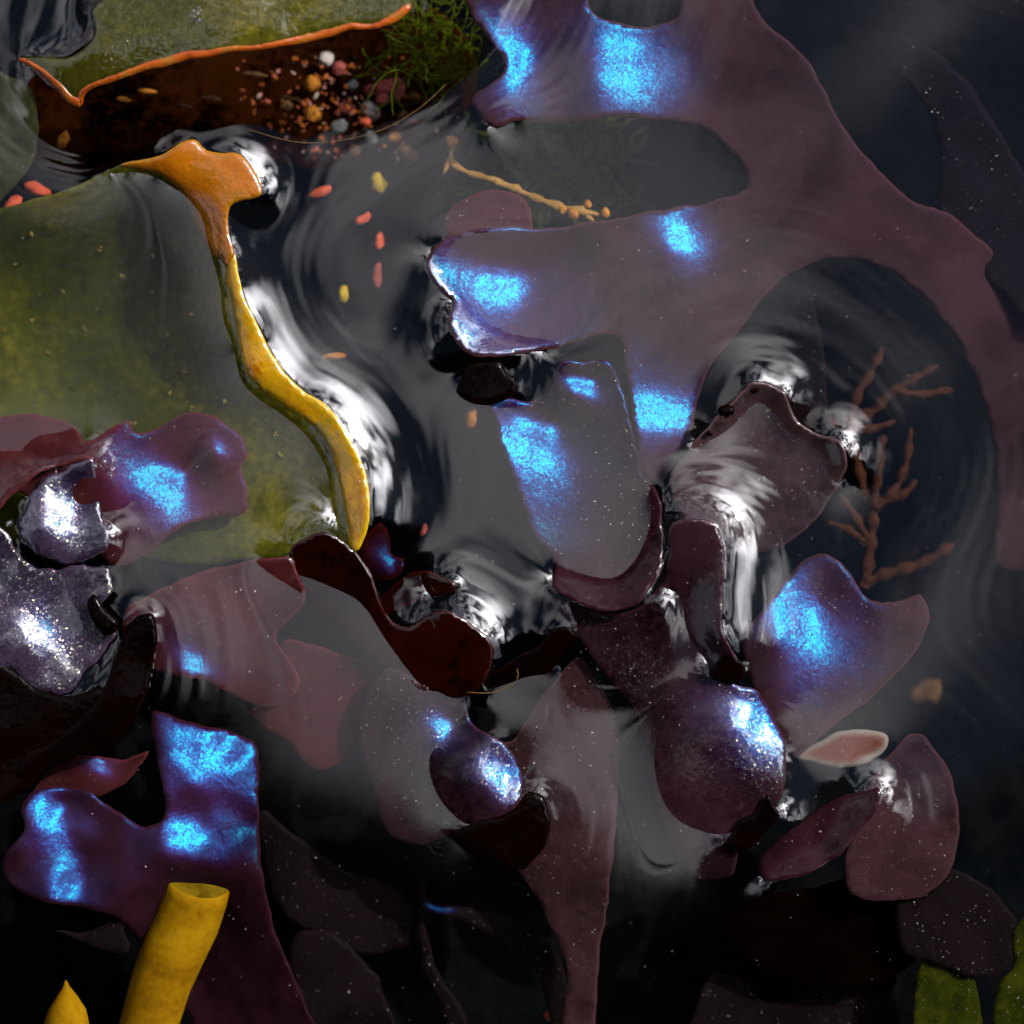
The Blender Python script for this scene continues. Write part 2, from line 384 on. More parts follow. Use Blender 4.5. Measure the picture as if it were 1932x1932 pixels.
MAT['bed'] = rock_mat('pool_bed_rock', (0.0004, 0.0006, 0.0009), (0.0010, 0.0014, 0.0019), (0.0018, 0.0018, 0.0016))
MAT['rock'] = rock_mat('sky_blocker_stone', (0.012, 0.011, 0.010), (0.03, 0.027, 0.024), (0.02, 0.018, 0.012))  # stone of the unseen overhang added above the pool

# ------------------------------------------------------------------ the setting
def pool_bed():
    r = np.r_[np.linspace(0, 1.6, 40), np.geomspace(1.65, 80, 40)]; na = 96
    V = [(0, 0, -0.30)]; F = []
    for i, q in enumerate(r[1:]):
        for k in range(na):
            a = 2*math.pi*k/na; x, y = q*math.cos(a), q*math.sin(a)
            nn = mnoise.fractal(Vector((x*3, y*3, 0.3)), 1.0, 2.0, 5)
            t = min(1, max(0, (q-1.1)/1.2)); t = t*t*(3-2*t)
            z = -0.24+0.035*nn+t*(0.50+0.16*mnoise.fractal(Vector((x*.8, y*.8, 4)), 1.0, 2.0, 4))
            V.append((x, y, z))
    for k in range(na): F.append((0, 1+k, 1+(k+1) % na))
    for i in range(len(r)-2):
        for k in range(na):
            a = 1+i*na+k; b = 1+i*na+(k+1) % na; F.append((a, a+na, b+na, b))
    tag(mesh_obj('pool_bed', V, F, MAT['bed']), kind='structure')
pool_bed()
def sky_blocker():  # unseen rock, added to keep sky out of the water's reflections
    P = [(-14, -3.0), (-5, -1.4), (-2.2, -0.95), (-0.9, -0.8), (-0.2, -0.9), (0.3, -1.2), (0.8, -1.1), (1.4, -0.9), (2.4, -1.1), (4.2, -1.7), (8, -2.6), (14, -3.6), (14, -15), (-14, -15)]
    poly = smooth_closed(np.array(P)*100, 12)/100
    poly = poly+np.stack([wav(poly[:, 0], poly[:, 1], 0.5, 1.0), wav(poly[:, 0], poly[:, 1], 0.5, 5.0)], 1)*0.12
    n = len(poly); V = []; F = []
    c = np.array([0, -9.0])
    for z, k, dr in ((8.0, 0, 0.0), (8.5, 1, 0.10), (9.4, 2, 0.04), (10.2, 3, -0.25)):
        for p in poly:
            d = p-c; d = d/np.linalg.norm(d); q = p+d*(dr+0.12*mnoise.noise(Vector((p[0], p[1], z))))
            V.append((q[0], q[1], z+0.3*mnoise.noise(Vector((p[0]*.6, p[1]*.6, k)))))
    for k in range(3):
        for i in range(n):
            j = (i+1) % n; F.append((k*n+i, k*n+j, (k+1)*n+j, (k+1)*n+i))
    F.append(tuple(range(n))[::-1]); F.append(tuple(range(3*n, 4*n)))
    # added foot that carries the blocker
    b = len(V)
    X = [(-13, -11), (13, -11), (13, -16), (-13, -16)]
    for z in (-0.5, 8.6):
        for x, y in X: V.append((x, y, z))
    F += [(b+3, b+2, b+1, b), (b, b+1, b+5, b+4), (b+1, b+2, b+6, b+5), (b+2, b+3, b+7, b+6), (b+3, b, b+4, b+7), (b+4, b+5, b+6, b+7)]
    tag(mesh_obj('sky_blocker_rock', V, F, MAT['rock'], smooth=False), kind='structure')
sky_blocker()

# ------------------------------------------------------------------ seaweed
SEED = [0.0]
def frond(name, label, outline, ctrl, patches=(), mat='purple', rise=42, cat='seaweed', group=None, sink=0, **k):
    SEED[0] += 13.7
    ctrl = [(x, y, z*1.6 if z > 0 else z-sink) for x, y, z in ctrl]; patches = [(q[0], q[1], q[2], q[3]-sink, *q[4:]) for q in patches]
    zf = TPS(ctrl+facets(patches))
    o = sheet(name, outline, zf, MAT[mat], rise=rise, seed=SEED[0], cut=patches, **k)
    return tag(o, label, cat, group)

# olive kelp with the curled orange and yellow margin
K2 = [(-60, 410), (0, 394), (113, 362), (164, 342), (226, 312), (300, 293), (345, 268), (368, 263), (388, 283), (415, 290), (448, 290), (472, 312), (492, 353), (486, 370), (440, 382), (430, 405), (430, 438), (443, 481), (453, 537), (464, 570), (490, 622), (512, 668), (560, 730), (620, 770), (660, 830), (690, 900), (696, 975), (676, 1035), (640, 1046), (560, 1056), (450, 1056), (380, 1066), (250, 1050), (100, 1010), (-60, 990)]
K2C = [(368, 263, 30), (480, 350, 36), (226, 312, 8), (435, 420, 32), (420, 330, 30), (455, 545, 26), (500, 650, 26), (530, 690, 30), (620, 770, 36), (690, 900, 44), (692, 980, 40), (675, 1035, 24), (330, 345, 4), (280, 420, -130), (340, 560, -120), (480, 860, -50), (400, 720, -84), (200, 600, -240), (0, 700, -200), (300, 900, -110), (0, 420, -70), (80, 1000, -160), (450, 1050, -60), (-60, 900, -180), (150, 400, -60), (405, 430, 6), (425, 520, 8), (440, 600, 10), (465, 695, 9), (560, 778, 9), (618, 850, 9), (642, 940, 9), (655, 1005, 9), (395, 600, -36), (425, 730, -46), (515, 815, -36), (585, 880, -30), (600, 960, -26), (375, 470, -30)]
k2z = TPS(K2C)
k2 = empty('kelp', W(300, 700, -25))
tag(k2, 'broad olive kelp blade with curled orange tip and yellow edge', 'kelp')
SEED[0] += 5
sheet('blade', K2, k2z, MAT['olive'], k2, jitter=0.5, rise=40, seed=2.2, wave=2, thick=10)
sheet('tip', [(228, 312), (300, 293), (345, 267), (368, 262), (388, 282), (415, 289), (448, 289), (473, 312), (493, 353), (487, 371), (441, 383), (431, 405), (431, 438), (442, 480), (428, 505), (415, 490), (392, 470), (370, 430), (345, 370), (300, 330)], k2z, MAT['orange'], k2, jitter=0.5, lift=3.5, seed=2.2, wave=2, thick=9, rise=40)
sheet('margin', [(442, 478), (454, 537), (465, 570), (491, 622), (513, 667), (561, 729), (621, 769), (661, 829), (691, 899), (697, 975), (677, 1036), (660, 1035), (652, 990), (645, 940), (628, 870), (605, 820), (560, 782), (505, 745), (462, 700), (448, 640), (436, 575), (424, 520)], k2z, MAT['yellow'], k2, jitter=0.5, lift=3.5, seed=2.2, wave=2, thick=9, rise=40)
def blob(V, F, c, r, squash=0.7, seed=0, seg=8, ring=5):
    b = len(V); x, y, z = c
    V.append((x, y, z+r[2]))
    for i in range(1, ring):
        t = math.pi*i/ring
        for k in range(seg):
            a = 2*math.pi*k/seg; q = 1+0.55*mnoise.noise(Vector((math.cos(a)*1.6*math.sin(t)+seed, math.sin(a)*1.6*math.sin(t), math.cos(t)*1.6+seed*.37)))
            V.append((x+r[0]*q*math.sin(t)*math.cos(a), y+r[1]*q*math.sin(t)*math.sin(a), z+r[2]*q*math.cos(t)))
    V.append((x, y, z-r[2])); e = len(V)-1
    for k in range(seg): F.append((b, b+1+k, b+1+(k+1) % seg)); F.append((e, e-seg+(k+1) % seg, e-seg+k))
    for i in range(ring-2):
        for k in range(seg):
            p = b+1+i*seg; F.append((p+k, p+seg+k, p+seg+(k+1) % seg, p+(k+1) % seg))
for (x, y) in [(30, 500), (186, 470), (290, 485), (288, 552), (365, 592), (58, 606), (160, 620), (318, 632), (8, 622), (88, 665), (120, 552), (425, 760), (362, 770), (520, 820), (528, 858), (250, 800), (400, 810), (320, 740), (350, 700), (230, 520), (60, 440)]:
    z = float(k2z(np.array([x]), np.array([y]))[0]); V = []; F = []
    for _ in range(3): blob(V, F, W(x+random.uniform(-4, 4), y+random.uniform(-4, 4), z+6), (random.uniform(2, 5)*S, random.uniform(2, 5)*S, 3*S), seed=x+_)
    mesh_obj('hair_tuft', V, F, MAT['tuft'], k2)

# olive blade along the top edge, out of the water
K1 = [(172, 22), (190, 0), (250, -60), (860, -60), (790, -10), (775, 15), (752, 36), (715, 52), (660, 57), (580, 78), (495, 92), (403, 103), (318, 122), (219, 151), (168, 172), (152, 202), (130, 195), (108, 170), (66, 130), (34, 113), (60, 104), (120, 110), (158, 92), (178, 60)]
k1z = TPS([(172, 22, 90), (400, 0, 130), (700, 0, 128), (770, 20, 122), (580, 78, 118), (318, 122, 108), (219, 151, 84), (152, 200, 44), (34, 113, 16), (110, 140, 54), (500, 50, 134), (860, -60, 110), (250, -60, 90)])
k1 = empty('kelp', W(480, 40, 10)); tag(k1, 'olive kelp blade with orange rim lying along the top edge', 'kelp')
sheet('blade', K1, k1z, MAT['olive'], k1, jitter=0.5, rise=120, seed=31.1, wave=3, thick=11)
sheet('rim', [(156, 200), (168, 172), (219, 152), (318, 123), (403, 104), (495, 93), (580, 79), (660, 58), (715, 53), (752, 37), (776, 12), (764, 6), (744, 22), (708, 41), (655, 44), (578, 62), (490, 82), (400, 90), (315, 105), (214, 140), (160, 160), (146, 185)], k1z, MAT['orange_rim'], k1, lift=4, seed=31.1, wave=3, thick=7, rise=120, prof_w=7, step=5, jitter=0.8)
sheet('rim', [(34, 113), (66, 130), (108, 170), (130, 195), (152, 203), (155, 188), (135, 178), (115, 156), (72, 121), (45, 108)], k1z, MAT['orange_rim'], k1, lift=4, seed=31.1, wave=3, thick=7, rise=120, prof_w=7, step=5, jitter=0.8)
frond('kelp', 'dark olive kelp blade at the far left under the orange rimmed one', [(-60, 140), (30, 150), (62, 175), (72, 220), (70, 285), (45, 330), (0, 380), (-60, 400)], [(0, 200, -8), (60, 200, -8), (0, 380, -25), (60, 300, -16)], mat='olive_dark', cat='kelp', rise=0)

# the large three-armed frond
frond('irish_moss_frond', 'large grey brown frond whose arms fork across the upper right',
 [(880, -60), (878, 0), (888, 35), (915, 65), (945, 100), (950, 135), (925, 160), (897, 180), (890, 195), (910, 222), (935, 240), (985, 225), (1060, 232), (1150, 222), (1250, 225), (1330, 245), (1385, 290), (1412, 335), (1400, 362), (1340, 382), (1250, 395), (1160, 410), (1060, 428), (960, 430), (880, 436), (830, 458), (806, 482), (808, 510), (832, 545), (857, 572), (850, 600), (856, 640), (885, 667), (935, 675), (990, 668), (1060, 652), (1130, 632), (1172, 640), (1180, 690), (1190, 760), (1203, 850), (1218, 905), (1250, 905), (1290, 850), (1310, 800), (1320, 740), (1350, 680), (1400, 620), (1440, 560), (1500, 510), (1560, 487), (1620, 487), (1680, 512), (1750, 565), (1810, 650), (1850, 740), (1875, 840), (1885, 940), (1880, 1060), (1970, 1060), (1990, 900), (1975, 700), (1935, 575), (1885, 490), (1820, 425), (1765, 390), (1720, 377), (1660, 325), (1610, 265), (1570, 205), (1540, 140), (1500, 90), (1450, 50), (1420, 0), (1410, -60), (1285, -60), (1283, 10), (1270, 40), (1220, 50), (1150, 40), (1115, 15), (1100, -60)],
 [(815, 490, 4), (862, 600, 14), (880, 655, 17), (940, 668, 15), (1000, 660, 6), (1100, 630, -14), (930, 430, -2), (1200, 480, -34), (1500, 420, -40), (1800, 600, -130), (1930, 950, -240), (895, 40, -14), (895, 195, -6), (960, 230, 2), (1060, 225, -6), (1250, 170, -38), (1350, 0, -42), (1240, 890, -60), (1300, 640, -55), (1600, 320, -44), (1450, 200, -44), (1090, -40, -20)],
 [(970, 110, 38, -16), (1165, 110, 55, -26), (945, 545, 55, -6), (1240, 778, 46, -52), (1280, 450, 24, -36)], mat='brown_purple', rise=34, wave=6.0, wsc=120)
frond('irish_moss_frond', 'dim brown outer arm curving around the dark oval gap at upper right',
 [(1640, 70), (1700, 62), (1770, 100), (1845, 180), (1905, 280), (1970, 400), (2010, 560), (1960, 620), (1880, 540), (1810, 460), (1770, 400), (1778, 300), (1760, 230), (1720, 165), (1665, 110)],
 [(1690, 80, -110), (1850, 300, -120), (1950, 500, -125), (1780, 380, -118)], mat='deep', rise=0)
frond('irish_moss_frond', 'violet frond edge cutting the top right corner', [(1730, -60), (1735, -10), (1800, 8), (1880, 28), (1990, 45), (1990, -60)], [(1740, -20, -40), (1980, 30, -40), (1900, -50, -30)], mat='deep', rise=0)

# middle fronds
frond('irish_moss_frond', 'purple frond standing in the middle with bright turquoise notched top',
 [(1052, 690), (1070, 681), (1100, 685), (1140, 682), (1160, 700), (1182, 760), (1200, 830), (1210, 890), (1235, 920), (1248, 960), (1252, 1010), (1250, 1060), (1230, 1105), (1200, 1138), (1140, 1152), (1085, 1132), (1045, 1105), (1048, 1060), (1010, 1010), (975, 920), (950, 850), (932, 790), (926, 765), (960, 752), (1000, 757), (1035, 735)],
 [(1100, 684, -2), (1060, 690, -3), (930, 775, -6), (1195, 820, -3), (1150, 690, -2), (1140, 940, -30), (1160, 1070, -14), (1140, 1146, 20), (1225, 1108, 22), (1050, 1105, 8), (1090, 1128, 16), (1245, 1000, 4), (1000, 980, -12)],
 [(1005, 830, 62, -20), (1100, 728, 28, -8)], mat='purple', rise=36, wave=1.5)
frond('irish_moss_frond', 'pale lilac frond with scalloped top and brown spots left of the coralline',
 [(1262, 915), (1300, 850), (1340, 800), (1385, 755), (1420, 722), (1450, 722), (1482, 745), (1500, 790), (1530, 812), (1580, 830), (1600, 858), (1597, 885), (1572, 930), (1540, 980), (1475, 1030), (1400, 1040), (1300, 990)],
 [(1435, 722, 14), (1340, 800, 8), (1385, 755, 12), (1485, 755, 12), (1590, 860, 14), (1530, 812, 6), (1430, 762, -7), (1392, 798, -7), (1465, 795, -8), (1550, 862, -7), (1350, 835, -8), (1420, 880, -12), (1520, 900, -10), (1470, 1030, -36), (1290, 960, -22), (1300, 850, -2), (1560, 940, -16)],
 [], mat='lilac', rise=36, wave=1.5)
for i, (x, y, a, b) in enumerate([(1373, 775, 17, 10), (1422, 733, 12, 8), (1338, 818, 7, 5)]):
    V = []; F = []; blob(V, F, W(x, y, 18-i*2), (a*S, b*S, 3*S), seed=i)
    tag(mesh_obj('seaweed_scrap', V, F, MAT['dark']), ['largest brown scrap on the rim of the pale lilac frond', 'brown scrap at the very tip of the pale lilac frond', 'smallest brown scrap low on the rim of the pale lilac frond'][i], 'seaweed scrap', 'brown scraps on the lilac frond')
frond('irish_moss_frond', 'dark maroon frond with curled thumb shaped tip above a sparkling body',
 [(1262, 1000), (1278, 982), (1330, 978), (1358, 1005), (1368, 1070), (1362, 1150), (1368, 1205), (1392, 1240), (1403, 1268), (1385, 1290), (1430, 1305), (1470, 1370), (1485, 1430), (1475, 1500), (1440, 1540), (1400, 1590), (1380, 1650), (1310, 1655), (1260, 1590), (1235, 1500), (1215, 1400), (1190, 1330), (1130, 1260), (1095, 1210), (1045, 1150), (1040, 1110), (1090, 1138), (1150, 1160), (1205, 1146), (1246, 1105), (1258, 1060)],
 [(1305, 984, 34), (1345, 1000, 32), (1362, 1100, 32), (1364, 1200, 30), (1395, 1262, 14), (1268, 1010, 26), (1300, 1120, 4), (1250, 1170, -14), (1150, 1220, -26), (1260, 1300, -16), (1060, 1130, -6), (1210, 1150, -8), (1330, 1240, -2), (1330, 1450, 10), (1262, 1450, 2), (1275, 1380, 3), (1440, 1520, 7), (1470, 1430, 7), (1340, 1540, 6), (1280, 1560, -8), (1290, 1630, -50), (1380, 1620, -20), (1310, 1340, 4)],
 [(1418, 1345, 40, 8, 1)], mat='sparkle', rise=44)
frond('irish_moss_frond', 'brown purple frond with one vivid blue patch near the right side',
 [(1450, 1135), (1500, 1075), (1540, 1045), (1585, 1058), (1612, 1095), (1640, 1130), (1700, 1133), (1735, 1122), (1754, 1145), (1748, 1185), (1715, 1245), (1650, 1310), (1590, 1355), (1535, 1402), (1490, 1425), (1450, 1345), (1412, 1275), (1400, 1220), (1425, 1170)],
 [(1540, 1050, -66), (1600, 1090, -60), (1740, 1140, -70), (1650, 1250, -52), (1540, 1390, -34), (1420, 1250, -38), (1470, 1380, -34)],
 [(1502, 1170, 55, -46)], mat='brown_purple', rise=0)
frond('irish_moss_frond', 'small salmon coloured frond tip with a pale rim', [(1500, 1425), (1560, 1390), (1610, 1376), (1655, 1380), (1675, 1390), (1668, 1412), (1640, 1436), (1600, 1449), (1550, 1444)], [(1530, 1410, -62), (1660, 1390, -50), (1600, 1440, -56), (1610, 1385, -52)], mat='salmon', rise=0, edge_w=13)
frond('irish_moss_frond', 'brown frond with pointed tip beside the silver edged curl',
 [(1640, 1480), (1690, 1412), (1728, 1383), (1760, 1410), (1790, 1455), (1806, 1510), (1808, 1580), (1790, 1640), (1740, 1690), (1660, 1700), (1600, 1680), (1600, 1600)],
 [(1728, 1385, -58), (1800, 1500, -64), (1650, 1500, -30), (1700, 1690, -50), (1780, 1640, -60), (1620, 1640, -26)], mat='brown_purple', rise=0)
frond('irish_moss_frond', 'dark reddish lobe in the lower right beside the green blades',
 [(1700, 1680), (1770, 1640), (1850, 1665), (1900, 1710), (1926, 1755), (1917, 1800), (1880, 1840), (1830, 1843), (1760, 1815), (1700, 1790)],
 [(1720, 1700, -70), (1850, 1670, -78), (1920, 1770, -84), (1820, 1840, -80), (1720, 1780, -74)], mat='deep', rise=0)
frond('irish_moss_frond', 'curled maroon blade with a bright silver edge in the lower right',
 [(1432, 1645), (1450, 1605), (1500, 1562), (1570, 1512), (1630, 1490), (1662, 1486), (1645, 1540), (1595, 1603), (1530, 1642), (1460, 1664)],
 [(1655, 1490, 24), (1642, 1540, 26), (1590, 1602, 26), (1525, 1642, 18), (1460, 1660, 8), (1440, 1640, -4), (1500, 1570, -10), (1570, 1520, -6), (1540, 1590, -2)], mat='purple', rise=22)
frond('irish_moss_frond', 'small black brown flake standing beside the sparkling body',
 [(1370, 1582), (1400, 1545), (1432, 1530), (1450, 1500), (1466, 1530), (1468, 1545), (1435, 1580), (1400, 1605)], [(1380, 1580, 8), (1450, 1505, 20), (1460, 1545, 16), (1400, 1600, 8)], mat='dark', rise=18, wave=3, wsc=20)
frond('irish_moss_frond', 'black sheet put in for the dark water beneath the silver edged curl',  # dark sheet painted in for black, shaded water; no frond of its own
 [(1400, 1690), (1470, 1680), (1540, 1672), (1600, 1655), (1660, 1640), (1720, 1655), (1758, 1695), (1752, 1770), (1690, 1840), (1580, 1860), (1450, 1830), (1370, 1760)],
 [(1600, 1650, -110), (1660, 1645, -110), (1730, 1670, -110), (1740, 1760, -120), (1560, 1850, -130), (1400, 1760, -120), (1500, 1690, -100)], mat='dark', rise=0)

# centre-left fronds
frond('irish_moss_frond', 'dark red frond whose stem bends from the kelp tip to a pointed hood',
 [(545, 1042), (575, 1015), (605, 1005), (635, 1015), (672, 1042), (700, 1080), (715, 1130), (737, 1166), (765, 1182), (800, 1163), (838, 1151), (880, 1172), (912, 1196), (930, 1225), (925, 1262), (902, 1298), (870, 1316), (830, 1308), (780, 1296), (735, 1270), (690, 1238), (640, 1190), (590, 1140), (562, 1108)],
 [(600, 1008, 18), (555, 1045, 6), (660, 1040, 12), (705, 1100, 4), (640, 1110, -6), (640, 1180, -26), (740, 1180, 2), (700, 1220, -18), (800, 1168, 14), (840, 1155, 30), (900, 1190, 26), (928, 1235, 20), (820, 1230, 12), (780, 1285, -6), (880, 1305, 4)],
 [], mat='red', rise=42)
frond('irish_moss_frond', 'purple frond with a silvery round bulge below the red hood',
 [(690, 1310), (735, 1262), (800, 1285), (870, 1300), (887, 1355), (930, 1390), (972, 1430), (988, 1480), (966, 1527), (905, 1552), (850, 1572), (780, 1592), (722, 1562), (705, 1480), (675, 1380)],
 [(700, 1330, -20), (800, 1300, -6), (880, 1340, -6), (940, 1400, 4), (985, 1480, 4), (960, 1525, 10), (770, 1450, -14), (750, 1570, -44), (850, 1560, -14), (870, 1420, 4)],
 [(838, 1368, 18, -2), (942, 1462, 26, 10, 1)], mat='sparkle', rise=20)
frond('irish_moss_frond', 'black brown sheet put in for the dark water right of the red hood',  # sheet added to darken the water where the sky reflection is missing
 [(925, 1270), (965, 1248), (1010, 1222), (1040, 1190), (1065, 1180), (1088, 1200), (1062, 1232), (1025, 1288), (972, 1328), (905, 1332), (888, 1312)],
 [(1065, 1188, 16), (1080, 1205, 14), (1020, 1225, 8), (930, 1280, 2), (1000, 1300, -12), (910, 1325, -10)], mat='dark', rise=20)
frond('irish_moss_frond', 'thin red blade edge under the little crescent meniscus', [(775, 1082), (805, 1078), (848, 1092), (863, 1106), (845, 1122), (800, 1130), (745, 1152), (700, 1180), (715, 1130)], [(800, 1080, 0), (850, 1095, 14), (860, 1108, 14), (790, 1125, -10), (710, 1170, -30)], mat='red', rise=36)
frond('irish_moss_frond', 'small maroon lobe with violet spot below the yellow kelp edge', [(672, 1035), (700, 1000), (720, 985), (735, 1010), (738, 1045), (762, 1058), (756, 1085), (725, 1098), (695, 1085)], [(700, 1010, -8), (755, 1065, -6), (700, 1080, -10)], [(742, 1066, 12, -8)], mat='red', rise=0)
frond('irish_moss_frond', 'pinkish frond with two round lobes left of the red stem',
 [(235, 1155), (300, 1112), (400, 1072), (480, 1058), (545, 1050), (562, 1085), (575, 1130), (550, 1168), (518, 1195), (540, 1235), (565, 1280), (552, 1312), (505, 1336), (445, 1312), (380, 1282), (300, 1265), (240, 1230)],
 [(250, 1160, -14), (400, 1075, -12), (545, 1052, 6), (570, 1130, -6), (520, 1200, -18), (560, 1290, -22), (500, 1330, -20), (300, 1260, -18), (400, 1180, -16), (500, 1130, -14)],
 [(360, 1250, 22, -14)], mat='pink', rise=30)
frond('irish_moss_frond', 'maroon frond with a blue patch lying over the olive kelp',
 [(-60, 790), (0, 788), (60, 780), (130, 798), (165, 832), (200, 812), (240, 794), (252, 816), (290, 810), (350, 780), (402, 786), (442, 812), (465, 850), (455, 885), (466, 930), (462, 968), (400, 978), (330, 1000), (270, 1050), (210, 1062), (140, 1000), (60, 940), (-60, 900)],
 [(0, 800, -6), (130, 800, -8), (180, 860, 8), (60, 860, -2), (245, 800, -6), (400, 790, -14), (460, 860, -12), (460, 960, -16), (330, 995, -14), (240, 1050, -14), (120, 950, -8), (-50, 850, -10)],
 [(318, 915, 48, -10), (412, 848, 10, -12)], mat='pink', rise=30, step=8)
frond('irish_moss_frond', 'silver glittering wet frond lying out of the water at left',
 [(30, 985), (62, 930), (85, 905), (130, 880), (172, 868), (184, 905), (190, 955), (200, 1010), (180, 1046), (140, 1060), (95, 1052), (60, 1040), (36, 1020)],
 [(60, 935, 8), (172, 872, 13), (195, 1010, 12), (140, 1058, 6), (40, 1000, 9)], [(112, 970, 46, 14, 1)], mat='silver', rise=26, wave=2.0, wsc=28, jitter=3)
frond('irish_moss_frond', 'violet wet frond with a small glitter spot at the left edge',
 [(-60, 1010), (-20, 990), (20, 1010), (42, 1050), (100, 1072), (160, 1066), (206, 1072), (204, 1120), (196, 1150), (215, 1182), (190, 1232), (160, 1268), (132, 1308), (70, 1302), (20, 1262), (-60, 1250)],
 [(0, 1010, 4), (200, 1080, 8), (196, 1150, 6), (200, 1220, 3), (130, 1300, 4), (40, 1270, 6), (0, 1100, -6), (130, 1120, -3), (150, 1200, -4)], [(72, 1195, 26, 8, 1)], mat='silver', rise=26, wave=2.5, wsc=34, jitter=3)
frond('irish_moss_frond', 'maroon frond with curled rim above the silver glitter',
 [(-60, 850), (0, 846), (70, 842), (130, 848), (178, 866), (140, 872), (80, 890), (30, 930), (0, 960), (-60, 1000)], [(0, 850, -4), (170, 864, 12), (80, 886, 12), (20, 930, 10), (-40, 920, -4), (90, 855, -5)], mat='pink', rise=26)
frond('irish_moss_frond', 'dark brown crescent put in for the clear dark water under the silvery frond',  # dark colour painted in for a reflection-free window in the water
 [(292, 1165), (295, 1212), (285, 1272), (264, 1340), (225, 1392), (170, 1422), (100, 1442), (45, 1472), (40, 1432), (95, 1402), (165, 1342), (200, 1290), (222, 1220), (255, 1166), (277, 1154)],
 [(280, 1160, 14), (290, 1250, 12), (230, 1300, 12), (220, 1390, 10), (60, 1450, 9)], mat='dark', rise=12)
frond('irish_moss_frond', 'black maroon sheet put in for the dark water at the left edge below the silvery frond',  # sheet painted black for water that reflects no sky here
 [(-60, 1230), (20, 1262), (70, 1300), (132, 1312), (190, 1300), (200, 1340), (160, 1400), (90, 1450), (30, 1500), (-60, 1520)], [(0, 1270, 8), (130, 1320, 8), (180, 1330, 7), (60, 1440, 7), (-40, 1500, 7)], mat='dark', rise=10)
frond('irish_moss_frond', 'two lobed frond covered in blue patches behind the yellow stipe',
 [(290, 1342), (350, 1360), (430, 1380), (480, 1402), (487, 1450), (490, 1600), (505, 1700), (535, 1800), (580, 1900), (600, 1990), (420, 1990), (330, 1880), (280, 1800), (230, 1738), (170, 1716), (80, 1700), (22, 1672), (5, 1640), (15, 1602), (45, 1568), (45, 1512), (88, 1484), (150, 1490), (200, 1515), (255, 1553), (292, 1555), (312, 1530), (305, 1470), (290, 1400)],
 [(480, 1560, -80), (20, 1640, -34), (165, 1505, -44), (250, 1600, -34), (250, 1720, -42), (480, 1750, -90), (540, 1960, -150), (200, 1650, -36), (370, 1710, -120), (300, 1800, -150), (430, 1860, -150), (480, 1650, -60)],
 [(402, 1440, 56, -60), (345, 1592, 40, -36), (95, 1545, 38, -38), (125, 1680, 36, -28)], mat='purple', rise=0, step=8, wave=8.0, wsc=62)
frond('irish_moss_frond', 'small dull pink frond behind the dark crescent', [(60, 1500), (110, 1440), (170, 1425), (230, 1432), (280, 1415), (262, 1445), (225, 1485), (185, 1502), (120, 1498)], [(80, 1490, -60), (270, 1420, -52), (180, 1490, -60)], [(190, 1452, 10, -54)], mat='pink', rise=0)
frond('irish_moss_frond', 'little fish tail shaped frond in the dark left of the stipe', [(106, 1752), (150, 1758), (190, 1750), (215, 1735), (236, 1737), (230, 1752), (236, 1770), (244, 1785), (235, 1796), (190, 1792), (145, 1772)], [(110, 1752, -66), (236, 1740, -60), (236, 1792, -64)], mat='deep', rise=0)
frond('irish_moss_frond', 'wide grey brown frond running down the lower centre',
 [(885, 1400), (960, 1400), (1000, 1345), (1080, 1245), (1102, 1248), (1140, 1310), (1168, 1380), (1168, 1480), (1152, 1650), (1132, 1800), (1112, 1990), (1060, 1990), (1070, 1850), (1050, 1770), (1010, 1690), (960, 1620), (900, 1540)],
 [(1090, 1250, -60), (900, 1420, -66), (1160, 1400, -72), (1000, 1600, -84), (1100, 1900, -110), (1050, 1450, -68)], mat='brown_purple', rise=0)
frond('irish_moss_frond', 'reddish frond deep under the two lobed pink one',
 [(530, 1212), (620, 1225), (700, 1260), (716, 1300), (690, 1360), (660, 1422), (600, 1452), (545, 1405), (470, 1345), (540, 1310)], [(560, 1230, -70), (700, 1290, -64), (600, 1440, -84), (490, 1345, -76)], mat='pink', rise=0)
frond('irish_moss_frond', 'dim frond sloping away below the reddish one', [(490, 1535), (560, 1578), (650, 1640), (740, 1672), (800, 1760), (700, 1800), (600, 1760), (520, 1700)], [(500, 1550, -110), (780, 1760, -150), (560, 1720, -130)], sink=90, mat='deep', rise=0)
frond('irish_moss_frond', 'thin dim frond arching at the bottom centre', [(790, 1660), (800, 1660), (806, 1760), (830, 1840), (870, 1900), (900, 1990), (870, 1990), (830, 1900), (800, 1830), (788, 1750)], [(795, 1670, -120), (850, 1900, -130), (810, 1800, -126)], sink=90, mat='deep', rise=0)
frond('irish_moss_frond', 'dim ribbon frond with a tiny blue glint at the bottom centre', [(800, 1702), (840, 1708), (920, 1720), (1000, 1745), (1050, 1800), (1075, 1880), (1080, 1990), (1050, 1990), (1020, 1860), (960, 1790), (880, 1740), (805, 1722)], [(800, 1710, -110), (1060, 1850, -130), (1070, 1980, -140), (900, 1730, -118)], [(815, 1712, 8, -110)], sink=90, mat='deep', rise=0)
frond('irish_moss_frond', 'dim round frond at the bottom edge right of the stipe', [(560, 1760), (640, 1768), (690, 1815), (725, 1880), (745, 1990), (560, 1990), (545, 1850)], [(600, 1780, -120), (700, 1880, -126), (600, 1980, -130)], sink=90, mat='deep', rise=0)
frond('irish_moss_frond', 'round pink frond deep under the pointed middle arm', [(840, 410), (880, 374), (935, 357), (985, 372), (1003, 415), (990, 460), (860, 470)], [(850, 420, -80), (990, 390, -74), (930, 450, -70)], mat='pink', rise=0)
